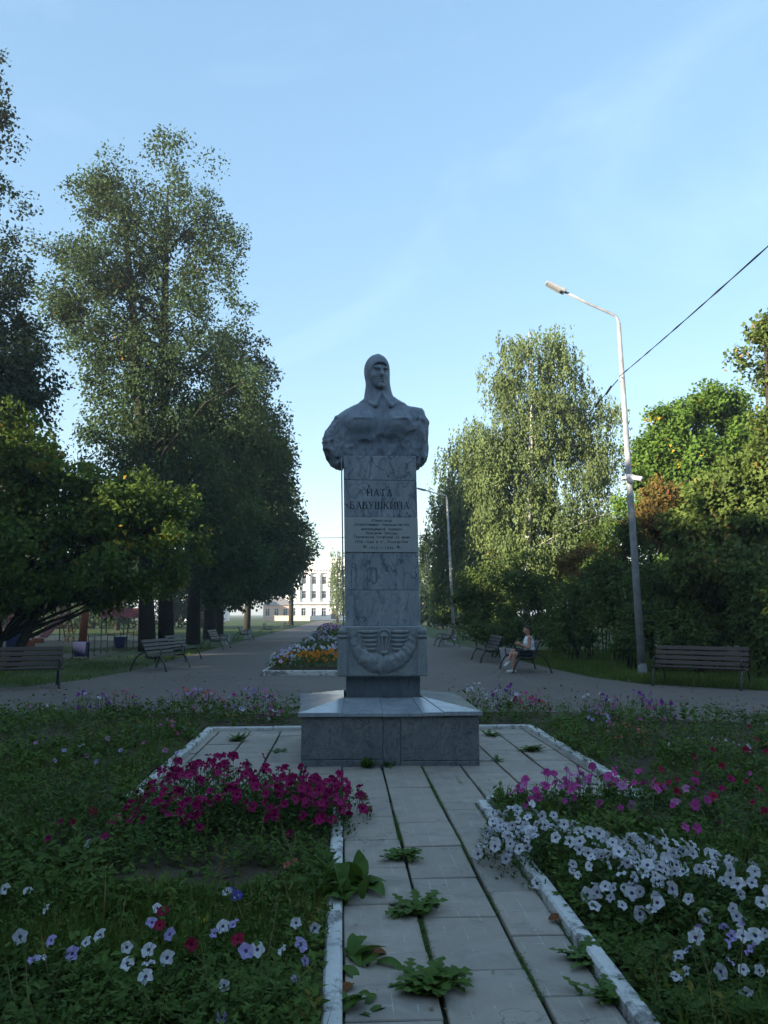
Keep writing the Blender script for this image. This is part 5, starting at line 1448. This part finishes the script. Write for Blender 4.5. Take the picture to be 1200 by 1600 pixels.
# ---- blossoms
def blossom_mesh(name, R, lobes=5, depth=0.25):
    n = lobes * 3
    V = [(0, 0, -depth * R)]
    for rr, zz_ in ((0.24, -0.10 * depth), (1.0, 0.0)):
        for k in range(n):
            a = 2 * math.pi * (k + (0.18 if k % 3 == 1 else -0.18 if k % 3 == 2 else 0)) / n
            q = rr * (1.0 if k % 3 or rr < .5 else 0.82)
            V.append((R * q * math.cos(a), R * q * math.sin(a), R * (zz_ * 4 + (0.07 if k % 3 == 0 and rr > .5 else 0) - (0.12 if k % 3 and rr > .5 else 0) + (0.05 * math.sin(k * 2.3) if rr > .5 else 0))))
    F = [(0, 1 + k, 1 + (k + 1) % n) for k in range(n)]; mi = [1] * n
    for k in range(n):
        a, b, c, d = 1 + k, 1 + (k + 1) % n, 1 + n + (k + 1) % n, 1 + n + k
        F += [(a, d, c), (a, c, b)]; mi += [0, 0]
    return np_mesh(name, V, F, True, mi)
def m_petal(name, c, var=0.25):
    n = NT(name); oi = n.new('ObjectInfo')
    col = n.mix(oi.outputs['Random'], tuple(x * (1 - var) for x in c), tuple(min(.85, x * (1 + var)) for x in c))
    n.col(col); n.fin(0.6, 0.2)
    tr = n.new('BsdfTranslucent'); n.lk(col, tr.inputs[0])
    ms = n.new('MixShader'); ms.inputs[0].default_value = 0.25
    n.lk(n.p.outputs[0], ms.inputs[1]); n.lk(tr.outputs[0], ms.inputs[2]); n.lk(ms.outputs[0], n.out.inputs[0])
    return n.m
PAL = {}
for nm, c, th in [('magenta', (0.30, 0.007, 0.095), (0.10, 0.0, 0.04)), ('white', (0.66, 0.65, 0.70), (0.07, 0.05, 0.14)), ('lilac', (0.46, 0.38, 0.66), (0.10, 0.05, 0.20)), ('pink', (0.52, 0.075, 0.32), (0.40, 0.05, 0.20)),
                  ('crimson', (0.30, 0.007, 0.045), (0.10, 0.0, 0.02)), ('purple', (0.20, 0.035, 0.32), (0.06, 0.01, 0.10)), ('palepink', (0.50, 0.22, 0.40), (0.4, 0.1, 0.25)), ('salmon', (0.55, 0.16, 0.13), (0.4, 0.1, 0.06)), ('blue', (0.10, 0.08, 0.42), (0.6, 0.6, 0.6)), ('cream', (0.7, 0.62, 0.45), (0.4, 0.3, 0.1)), ('yellow', (0.6, 0.45, 0.04), (0.4, 0.3, 0.02))]:
    PAL[nm] = (m_petal(nm + '_petal', c), m_simple(nm + '_throat', th, 0.7, 0.1))
bl_cache = {}
def blossom(parent, p, nrm, col, R, r=random.Random(3), lobes=5, name='blossom'):
    key = (col, round(R, 4), lobes)
    if key not in bl_cache:
        me = blossom_mesh(name, R, lobes); me.materials.append(PAL[col][0]); me.materials.append(PAL[col][1]); bl_cache[key] = me
    q = Vector(nrm).normalized().to_track_quat('Z', 'Y') @ Quaternion((0, 0, 1), r.uniform(0, 6.28))
    o = obj(name, bl_cache[key], None, parent, p, q.to_euler())
    s = r.uniform(.66, 1.15); o.scale = (s, s * r.uniform(.72, 1.0), s * r.uniform(.8, 2.2))
    return o
def dome(x, y, blobs):
    z = -1.0
    for bx, by, rx, ry, h in blobs:
        d = ((x - bx) / rx) ** 2 + ((y - by) / ry) ** 2
        if d < 1: z = max(z, h * (1 - d) ** 0.42)
    return z
def clump(name, label, cat, blobs, n, cols, R, seed, leafL=0.042, dens=900, group=None, face=0.5, lobes=5, up=0.03, leafmat=None, z0=0.03, wild=0.0, kw=0.45):
    r = random.Random(seed); rn = np.random.RandomState(seed)
    cx = sum(b[0] for b in blobs) / len(blobs); cy = sum(b[1] for b in blobs) / len(blobs)
    t = thing(name, label, cat, (cx, cy, z0), 0, group)
    # leaves through the dome volume, denser near its surface
    Pn, Ax = [], []
    for bx, by, rx, ry, h in blobs:
        m = int(dens * rx * ry * 3.14)
        for _ in range(m):
            a = r.uniform(0, 6.283); q = math.sqrt(r.random())
            x, y = bx + math.cos(a) * q * rx, by + math.sin(a) * q * ry
            zt = dome(x, y, blobs)
            if zt < 0: continue
            zf = r.random() ** 0.6 * zt * r.uniform(.75, 1.08)
            Pn.append((x - cx, y - cy, zf)); Ax.append((math.cos(a) * .6 + r.gauss(0, .7), math.sin(a) * .6 + r.gauss(0, .7), r.uniform(-.1, 1.0)))
    Pn = np.array(Pn); Ax = np.array(Ax); N = len(Pn)
    nor = np.stack([rn.normal(0, .4, N), rn.normal(0, .4, N), np.ones(N)], 1)
    Ls = leafL * rn.uniform(.6, 1.3, N)
    f = obj('foliage', leaf_mesh('foliage', Pn, Ax, nor, Ls, Ls * kw), leafmat or L_pet, t); f['kind'] = 'stuff'
    st = Geo()
    made = 0; tries = 0; pts = []
    while made < n and tries < n * 40:
        tries += 1
        b = r.choice(blobs); a = r.uniform(0, 6.283); q = math.sqrt(r.random()) * 0.99
        x, y = b[0] + math.cos(a) * q * b[2], b[1] + math.sin(a) * q * b[3]
        zt = dome(x, y, blobs)
        if zt < 0.02: continue
        p = Vector((x - cx, y - cy, zt + r.uniform(-.03, up) + (r.random() ** 3) * wild))
        if any((p - k).length < R * 1.15 for k in pts[-90:]): continue
        pts.append(p); made += 1
        nrm = Vector((math.cos(a) * q * .8 + r.gauss(0, .5), math.sin(a) * q * .8 - face + r.gauss(0, .5), 0.35 + r.random() * .6))
        blossom(t, p, nrm, cols[int(r.random() * len(cols))], R, r, lobes)
        if r.random() < 0.5 or wild: st.tube([(p.x + r.gauss(0, .02), p.y + .02, max(0, p.z - .14 - wild * .4)), (p.x, p.y, p.z - R * .25)], 0.0022, 3, caps=False)
    if st.v: s = st.build('stem', M_stem, t); s['kind'] = 'stuff'
    return t
clump('petunia_bush', 'large bush of magenta petunias beside the left kerb', 'flowers', [(-0.95, 6.45, .62, .55, .40), (-1.35, 6.7, .42, .4, .34), (-0.45, 6.25, .50, .55, .36), (-0.05, 6.45, .30, .40, .27), (-0.7, 6.0, .60, .42, .27), (-1.2, 6.15, .45, .4, .27), (-0.25, 5.95, .35, .35, .24)], 285, ['magenta'], 0.041, 201, wild=0.10, up=.03, dens=1150)
clump('petunia_bush', 'spreading bush of white petunias with dark throats over the right kerb', 'flowers', [(1.32, 5.55, .34, .50, .27), (1.13, 5.2, .25, .34, .22), (1.42, 4.95, .38, .42, .29), (1.62, 4.5, .36, .42, .28), (1.9, 4.7, .42, .42, .28), (1.85, 4.2, .40, .38, .27), (2.2, 4.35, .42, .38, .26), (1.52, 4.25, .26, .26, .20)], 225, ['white'], 0.039, 203, up=.035, dens=1300)
clump('petunia_bush', 'bush of bright pink petunias at the paving corner', 'flowers', [(1.72, 6.45, .36, .36, .27), (2.15, 6.4, .42, .38, .32), (2.6, 6.2, .40, .35, .27)], 70, ['pink', 'pink', 'pink', 'palepink'], 0.042, 205, wild=0.10)
clump('petunia_bush', 'thin outlying magenta petunias left of the magenta bush', 'flowers', [(-2.05, 6.2, .45, .4, .14), (-2.6, 6.0, .35, .3, .12)], 9, ['magenta', 'crimson'], 0.034, 207, dens=300)
clump('petunia_bush', 'white petunias trailing at the lower right corner', 'flowers', [(2.15, 3.75, .45, .32, .22), (2.5, 4.0, .35, .3, .22), (1.85, 3.6, .35, .30, .19), (1.62, 3.5, .26, .26, .14)], 46, ['white', 'white', 'lilac'], 0.034, 209, dens=500)
# far strips against the asphalt
def fx_(u, Y): return at(u, 960, Y).x
strip = [
 ('purple flowers with small white ones at the left far bed edge', 143, 12.6, .45, .35, .36, 26, ['purple', 'purple', 'white'], 0.026),
 ('white flowers at the far left end of the bed edge', 60, 12.4, .45, .3, .22, 12, ['white', 'palepink'], 0.024),
 ('dark purple and orange-red flowers at the left far bed edge', 195, 12.7, .3, .3, .38, 16, ['purple', 'salmon'], 0.024),
 ('mass of lilac and pale pink flowers behind the paving, left of the pedestal', 300, 12.5, .62, .4, .42, 46, ['lilac', 'palepink', 'palepink', 'salmon'], 0.028),
 ('magenta-pink flower mass nearest the pedestal on the left', 392, 12.7, .45, .35, .42, 30, ['pink', 'palepink', 'lilac'], 0.028),
 ('white and pink petunias along the back kerb left of the pedestal', 400, 11.9, .5, .25, .22, 14, ['white', 'pink', 'lilac'], 0.03),
 ('tall white flowers right beside the pedestal', 738, 12.6, .22, .25, .50, 12, ['white'], 0.034),
 ('lilac and white flowers right of the tall white ones', 785, 12.7, .3, .25, .44, 20, ['lilac', 'white', 'purple'], 0.028),
 ('coral pink flowers behind the paving on the right', 822, 12.3, .32, .28, .33, 20, ['pink', 'salmon', 'crimson'], 0.030),
 ('white and dark purple flowers at the right far bed edge', 925, 12.2, .3, .28, .34, 12, ['white', 'purple'], 0.03),
 ('mound of purple and pink flowers at the right far bed edge', 985, 11.6, .55, .4, .40, 30, ['purple', 'purple', 'pink'], 0.027),
 ('spike of lilac flowers right of the paving', 925, 10.5, .16, .18, .36, 20, ['lilac', 'palepink'], 0.022),
 ('salmon red flower heads beside the right paving kerb', 965, 9.6, .30, .22, .25, 18, ['salmon'], 0.02),
 ('red flowers at the far right end of the bed edge', 1195, 10.6, .3, .3, .40, 8, ['crimson', 'salmon'], 0.03),
 ('small pink and orange flowers scattered left of the paving kerb', 230, 10.4, .7, .5, .20, 16, ['salmon', 'lilac', 'pink'], 0.024),
 ('low white blossoms in the right bed beyond the kerb', 1090, 8.9, .5, .25, .18, 14, ['white'], 0.018),
]
for q, (lab, u, Y_, rx, ry, h, n, cols, R) in enumerate(strip):
    n = int(n * 1.5); R *= 1.15
    clump('flower_clump', lab, 'flowers', [(fx_(u, Y_), Y_, rx, ry, h), (fx_(u, Y_) + rx * .5, Y_ - .1, rx * .6, ry * .8, h * .75)], n, cols, R, 300 + q, leafL=0.07, dens=420, leafmat=L_bed, up=.06, wild=.08, kw=.3)
# ---- single petunias scattered in the beds (photo positions)
M_petstem = M_stem
def plant(label, spots, group=None, ox=0, oy=0, s=1.0, z=0.19, R=0.034):
    """one petunia plant; spots: (x, y, colour) of its blossoms in the photo"""
    w = [gnd(ox + a / s, oy + b / s, z) for a, b, _ in spots]
    cx = sum(p.x for p in w) / len(w); cy = sum(p.y for p in w) / len(w)
    t = thing('petunia_plant', label, 'flowers', (cx, cy, 0.03), 0, group)
    r = random.Random(int(cx * 1000 + cy * 77)); g = Geo()
    for p, (_, _, col) in zip(w, spots):
        q = Vector((p.x - cx, p.y - cy, z - .03))
        blossom(t, q, (r.gauss(0, .45), -.75 + r.gauss(0, .35), .7), col, R, r)
        b = Vector((q.x * .7 + r.gauss(0, .02), q.y * .7 + .05, 0))
        Geo().tube([b, b.lerp(q, .5) + Vector((0, .01, 0)), q - Vector((0, -.004, .012))], [.0035, .003, .0025], 4).build('stem', M_stem, t)
        for k in range(8):
            a = r.uniform(0, 6.28); zz_ = (z - .04) * (.1 + .11 * k); f = zz_ / max(.01, q.z); c = b.lerp(q, f); L = .05 * r.uniform(.7, 1.2)
            ca, sa = math.cos(a), math.sin(a)
            g.add([c, c + Vector((ca * L * .45 - sa * L * .2, sa * L * .45 + ca * L * .2, .012)), c + Vector((ca * L, sa * L, .014)), c + Vector((ca * L * .45 + sa * L * .2, sa * L * .45 - ca * L * .2, .012))], [(0, 1, 2, 3)])
    lv = g.build('foliage', L_pet, t); lv['kind'] = 'stuff'
W_, L_, C_, M_, P_, Q_ = 'white', 'lilac', 'crimson', 'magenta', 'pink', 'palepink'
fg = dict(ox=0, oy=1300, s=2.4, group='petunias scattered in the left foreground bed')
plant('three white petunias at the left picture edge of the foreground bed', [(15, 213, W_), (103, 218, W_), (170, 288, W_)], **fg)
plant('row of white and lilac petunias in the lower left corner', [(75, 392, W_), (125, 475, L_), (155, 468, W_), (268, 455, L_), (190, 405, L_)], **fg)
plant('pair of drooping white petunias above the lower left corner', [(372, 385, W_), (320, 415, W_)], **fg)
plant('cluster of six white petunias low in the left foreground bed', [(475, 432, W_), (478, 490, W_), (555, 440, W_), (558, 488, W_), (545, 540, W_), (625, 470, W_)], **fg)
plant('white, lilac and two crimson petunias close together in the left foreground', [(590, 285, W_), (570, 338, L_), (635, 382, L_), (610, 295, C_), (598, 348, C_)], **fg)
plant('single crimson petunia below the mixed white and crimson cluster', [(720, 420, C_)], **fg)
plant('white and lilac petunias with one crimson, nearer the left kerb', [(835, 352, W_), (870, 345, L_), (890, 400, C_), (922, 445, L_), (965, 440, W_), (800, 378, L_)], **fg)
plant('pale petunias right beside the left kerb in the foreground', [(1055, 440, W_), (1110, 340, W_), (1180, 360, W_), (1145, 483, L_), (1130, 420, L_), (1108, 552, L_)], **fg)
plant('lilac petunia at the bottom picture edge with a small white one above', [(840, 575, W_), (832, 695, L_)], **fg)
plant('small cream flower at the bottom left foreground', [(455, 590, 'cream')], ox=0, oy=1300, s=2.4, z=.12, R=.028)
plant('small yellow flower in the left foreground bed', [(755, 330, 'yellow'), (770, 328, 'yellow')], ox=0, oy=1300, s=2.4, z=.14, R=.018)
plant('blue-violet flowers on the bare soil of the left bed', [(870, 215, 'blue'), (893, 235, 'blue'), (850, 225, W_), (880, 245, 'blue')], ox=0, oy=1300, s=2.4, z=.14, R=.028)
plant('coral flowers below the magenta bush beside the kerb', [(1075, 122, 'salmon'), (1108, 110, 'salmon')], ox=0, oy=1300, s=2.4, z=.14, R=.028)
gl = dict(ox=0, oy=1180, s=4, z=.19, R=.038, group='magenta petunias in the grassy left bed')
plant('three magenta petunias in the grassy bed nearest the left picture edge', [(375, 415, M_), (460, 425, C_), (295, 520, M_)], **gl)
plant('four magenta petunias in the grass between the left edge and the magenta bush', [(695, 425, M_), (730, 390, M_), (650, 505, M_), (820, 400, M_)], **gl)
plant('lone white petunia in the grassy left bed', [(545, 560, W_)], ox=0, oy=1180, s=4, z=.17)
fl = dict(ox=0, oy=1040, s=2.5, z=.24, R=.034, group='pale flowers in the far left bed')
plant('pink and lilac flowers in the far bed next to the left paving kerb', [(645, 330, Q_), (690, 340, L_), (560, 300, Q_), (470, 330, L_)], **fl)
plant('pale pink flowers in the middle of the far left bed', [(340, 350, Q_), (420, 285, Q_), (375, 375, L_), (318, 310, W_)], **fl)
plant('lilac flowers in the far left bed near the picture edge', [(140, 300, Q_), (215, 370, L_), (250, 330, L_)], **fl)
rg = dict(ox=960, oy=1080, s=5, z=.24, R=.040, group='crimson and pink petunias in the right bed')
plant('crimson petunias just beyond the right paving kerb', [(370, 610, C_), (425, 710, C_), (495, 785, C_), (360, 725, C_), (490, 690, C_)], **rg)
plant('crimson petunia pair in the upper middle of the right bed', [(630, 510, C_), (775, 455, C_)], **rg)
plant('crimson petunias in the middle of the right bed', [(775, 820, C_), (840, 755, M_), (840, 580, C_), (640, 640, C_)], **rg)
plant('two crimson petunias low at the right picture edge', [(1075, 865, C_), (1185, 940, C_), (1130, 760, C_)], **rg)
plant('crimson petunias high at the right picture edge', [(1030, 455, C_), (1110, 375, C_), (1180, 465, C_)], **rg)
plant('pink petunias beside the crimson ones near the right edge', [(915, 680, M_), (1060, 640, P_), (1030, 700, C_)], **rg)
plant('pink petunia against the right paving kerb', [(185, 620, P_)], **rg)
plant('pink petunias past the outer corner of the right paving', [(455, 890, P_), (560, 1060, P_), (650, 1070, P_)], **rg)
plant('pale lilac petunia at the right edge of the white bush', [(1145, 1462, L_)], z=.2)

# ---- middle bed between the alleys
PAL['orange'] = (m_petal('orange_petal', (0.62, 0.20, 0.012)), m_simple('orange_throat', (0.45, 0.10, 0.01), 0.7, 0.1))
clump('marigold_row', 'row of orange marigolds at the front of the middle bed', 'flowers', [(-1.2, 22.5, .75, .7, .42), (-.4, 22.5, .8, .7, .45), (.5, 22.5, .8, .7, .42), (1.4, 22.5, .65, .7, .42)], 200, ['orange'], 0.058, 401, leafL=.10, dens=300, leafmat=L_bed, z0=.12, up=.08, lobes=6, face=.8)
clump('white_flower_row', 'white flower border round the marigolds of the middle bed', 'flowers', [(-1.75, 22.9, .42, 1.2, .40), (-1.6, 25.2, .5, 1.2, .50), (-.6, 25.2, .8, 1.0, .55), (.6, 25.2, .8, 1.0, .55), (1.6, 25.2, .5, 1.2, .5)], 230, ['white', 'white', 'lilac'], 0.055, 403, leafL=.11, dens=200, leafmat=L_bed, z0=.12, up=.10, face=.8)
clump('white_flower_row', 'second strip of white flowers farther along the middle beds', 'flowers', [(-1.2, 37.5, .9, 1.0, .5), (.4, 37.5, 1.1, 1.0, .5)], 120, ['white', 'lilac'], 0.06, 405, leafL=.16, dens=110, leafmat=L_bed, z0=.12, up=.1, face=.8)
clump('hedge', 'low dark clipped hedge in the middle bed behind the white border', 'hedge', [(-1.1, 29.5, 1.0, 1.3, .5), (.6, 29.5, 1.2, 1.3, .5)], 0, ['white'], .05, 407, leafL=.10, dens=500, leafmat=L_shrub, z0=.12)
clump('mauve_flower_row', 'far mauve flower mass at the end of the middle beds', 'flowers', [(-1.0, 60, 1.0, 2.0, .8), (.6, 60, 1.2, 2, .8), (-.5, 47, 1.4, 3, .7)], 140, ['palepink', 'lilac'], 0.10, 409, leafL=.22, dens=60, leafmat=L_bed, z0=.12, up=.1, face=.9)

# ---- weeds in the paving joints: each leaf its own piece
def weed_leaf(kind, L, W):
    V = []; F = []
    n = 6 if kind == 'dock' else 9
    for i in range(n + 1):
        t = i / n
        w = W * math.sin(math.pi * (0.08 + 0.9 * t)) ** (0.8 if kind == 'dock' else 0.7)
        if kind == 'ragged': w *= (0.35, 1.25, 0.9)[i % 3] if i < n else 0.3
        z = L * ((0.30 * t - 0.46 * t * t) if kind == 'dock' else (0.22 * t - 0.24 * t * t))
        for s in (-1, 0, 1): V.append((s * w / 2, L * t + (abs(s) * L * 0.05 if kind == 'ragged' else 0), z + abs(s) * w * 0.16 * (1 if kind == 'dock' else 0.5)))
    for i in range(n):
        for s in (0, 1): F.append((i * 3 + s, i * 3 + s + 1, i * 3 + s + 4, i * 3 + s + 3))
    return np_mesh('leaf', V, F, True)
wl_cache = {}
def weed(label, p, kind, nl, L, seed, mat=None, tilt=(-.05, .38), arcs=(0, 6.283), sp=1.0, wd=None):
    r = random.Random(seed)
    t = thing('weed', label, 'weed', (p[0], p[1], PT - .005), 0, None)
    for k in range(nl):
        a = arcs[0] + (arcs[1] - arcs[0]) * (k + r.random()) / nl
        l = round(L * r.choice((.6, .8, 1.0, 1.15)), 3); key = (kind, l, wd)
        if key not in wl_cache:
            wl_cache[key] = weed_leaf(kind, l, l * (wd or (.40 if kind == 'dock' else .42))); wl_cache[key].materials.append(L_dock)
        o = obj('leaf', wl_cache[key], None, t, (r.gauss(0, L * .3 * sp), r.gauss(0, L * .3 * sp), 0.004 + .0005 * k), (r.uniform(*tilt), r.gauss(0, .15), a))
    return t
weed('big dock plant spilling over the left kerb onto the path', (-0.02, 4.72), 'dock', 60, .17, 501, tilt=(.1, 1.3), sp=2.2, wd=.52)
weed('upper clump of ragged weed in the left paving joint', gnd(628, 1340, .05)[:2], 'ragged', 50, .105, 502)
weed('middle ragged weed in the left paving joint, beside the dock plant', gnd(652, 1420, .05)[:2], 'ragged', 56, .125, 503)
weed('lowest ragged weed in the left paving joint', gnd(675, 1540, .05)[:2], 'ragged', 64, .125, 504)
weed('broad leaved weed beside the left kerb with a reddened leaf', gnd(552, 1500, .05)[:2], 'dock', 13, .15, 505, arcs=(3.4, 6.8), tilt=(.0, .7))
weed('small leaf plant at the left kerb near the lower picture edge', gnd(552, 1570, .05)[:2], 'dock', 10, .12, 506, arcs=(3.6, 6.6), tilt=(.0, .7))
weed('flat green weed on the paving right of the pedestal', (2.25, 9.3), 'ragged', 46, .12, 507, tilt=(.0, .5))
weed('small weed on the paving behind the flat one, right of the pedestal', (2.0, 10.45), 'ragged', 18, .13, 508, tilt=(0, .5))
weed('tufted weed on the paving left of the pedestal', (-1.33, 10.2), 'ragged', 40, .12, 509, tilt=(.1, .8))
weed('small flat weed near the pedestal\'s left side', (-0.75, 9.4), 'ragged', 12, .11, 510, tilt=(0, .4))
weed('grassy weed tuft at the foot of the pedestal', (0.28, 8.40), 'ragged', 46, .09, 511, tilt=(.3, 1.2))
weed('second weed tuft at the foot of the pedestal, further right', (0.50, 8.42), 'ragged', 16, .09, 512, tilt=(.3, 1.2))
weed('fern-like weed hanging over the right kerb near the picture bottom', (1.17, 3.78), 'ragged', 60, .10, 513)
weed('lower fern-like weed over the right kerb at the picture bottom', (1.15, 3.42), 'ragged', 54, .10, 514)
weed('weed in the right paving joint beside the pedestal corner', (1.72, 8.75), 'ragged', 10, .09, 515, tilt=(0, .5))
def fallen(label, p, L, rot, mat=L_red):
    me = weed_leaf('dock', L, L * .7); me.materials.append(mat)
    tag(obj('fallen_leaf', me, None, None, (p[0], p[1], PT + .012), (0, .1, rot)), label, 'leaf')
fallen('brown fallen leaf on the path beside the white petunias', gnd(858, 1440, .05), .11, -1.4)
fallen('reddish dead leaf above the broad leaved weed at the left kerb', gnd(575, 1482, .08), .10, -1.3)
fallen('brown dead leaf low beside the left kerb', gnd(550, 1535, .06), .09, 2.6)
# ---- moss and grit in the joints
n = 5000
X = np.concatenate([np.full(n, .4235), np.full(n, .847), np.full(n // 2, 1.14), np.full(n // 2, 0.0)]); Y = rb_.uniform(2.2, 8.4, len(X)) ** 1.0
X = X + rb_.normal(0, .008, len(X))
keep = vnoise(np.stack([X * 0 + X.round(1) * 9, Y, X * 0], -1), 2.2) > 0.05
X, Y = X[keep], Y[keep]
sprigs('joint_moss', X, Y, np.full(len(X), .035), 3, .010, L_bed, 'moss and tiny weeds in the paving joints', 'moss', .7, base_z=.014)
# ---- lawns and leaf litter
def lawn(name, label, x0, x1, y0, y1, n, h, dens_noise=None):
    X = rb_.uniform(x0, x1, n); Y = rb_.uniform(y0, y1, n)
    return X, Y
X = rb_.uniform(6.4, 15, 90000); Y = 16.4 + 18 * rb_.rand(90000) ** 1.4
edge = np.interp(Y, [16, 16.8, 18.3, 20.3, 24, 40], [10.6, 9.0, 7.25, 6.65, 6.45, 6.4])
k = X > edge; X, Y = X[k], Y[k]
hv = 0.13 + 0.08 * vnoise(np.stack([X, Y, X * 0], -1), 0.8)
blades('lawn', X, Y, np.zeros(len(X)) - .01, hv * rb_.uniform(.5, 1.6, len(X)), L_grass, 'bright grass verge around the tall lamp and right benches', w=.014)
X = rb_.uniform(-16, -6.2, 36000); Y = 18 + 22 * rb_.rand(36000) ** 1.4
edge = np.interp(Y, [17.6, 18.4, 20.5, 23.5, 60], [-9, -7.3, -6.6, -6.25, -6.2]); k = (X < edge) & (vnoise(np.stack([X, Y, X * 0 + 5], -1), .5) > -.1); X, Y = X[k], Y[k]
blades('lawn', X, Y, np.zeros(len(X)) - .01, rb_.uniform(.04, .16, len(X)), L_grass, 'thin grass under the maple and limes on the left', w=.013)
L_litter = m_leaf('litter_leaf', (0.20, 0.15, 0.06), (0.34, 0.27, 0.14), (0.30, 0.12, 0.03), .3, 2, .1)
n = 1500
X = np.concatenate([rb_.uniform(-7, 12, n // 2), rb_.uniform(-14, -6, n)]); Y = np.concatenate([13.4 + 9 * rb_.rand(n // 2), 17 + 16 * rb_.rand(n) ** 1.3])
az = rb_.uniform(0, 6.28, len(X)); A = np.stack([np.cos(az), np.sin(az), rb_.uniform(0, .5, len(X))], 1)
nor = np.stack([rb_.normal(0, .3, len(X)), rb_.normal(0, .3, len(X)), np.ones(len(X))], 1)
Ls = rb_.uniform(.03, .085, len(X))
tag(obj('fallen_leaves', leaf_mesh('fallen_leaves', np.stack([X, Y, np.full(len(X), .012)], 1), A, nor, Ls, Ls * .7), L_litter), 'dry leaves scattered over the asphalt and left verge', 'leaves', kind='stuff')

X, Y = bed_points(1500, -8, 8.5, 2.6, 12.8, 1.5)
blades('dry_stems', X, Y, soil_z(X, Y), rb_.uniform(.15, .38, len(X)), L_litter, 'dry straw stems standing among the bed plants', w=.0045)
n = 160
X = rb_.uniform(-1.8, 2.6, n); X = X * 0.9; Y = np.where((X > 0.05) & (X < 1.1), rb_.uniform(2.4, 8.3, n), rb_.uniform(7.2, 8.2, n))
az = rb_.uniform(0, 6.28, n); A = np.stack([np.cos(az), np.sin(az), rb_.uniform(0, .3, n)], 1)
Ls = rb_.uniform(.008, .03, n)
tag(obj('plant_litter', leaf_mesh('plant_litter', np.stack([X, Y, np.full(n, PT + .007)], 1), A, np.tile([0, 0, 1.0], (n, 1)), Ls, Ls * .5), L_litter), 'bits of dry petals and leaves lying on the paving slabs', 'litter', kind='stuff')

# ---- thin haze added over the whole park, lifting shadows like a lens veil
hz = NT('veil_haze'); hz.n.remove(hz.p)
pv = hz.n.new('ShaderNodeVolumePrincipled'); pv.inputs['Color'].default_value = (0.9, 0.95, 1, 1); pv.inputs['Density'].default_value = 0.0009; pv.inputs['Anisotropy'].default_value = 0.3
hz.lk(pv.outputs[0], hz.out.inputs['Volume'])
o = Geo().box((0, 0, 15), (5200, 5200, 32.4)).build('haze', hz.m); tag(o, 'thin bluish evening haze over the park', 'haze', kind='stuff')
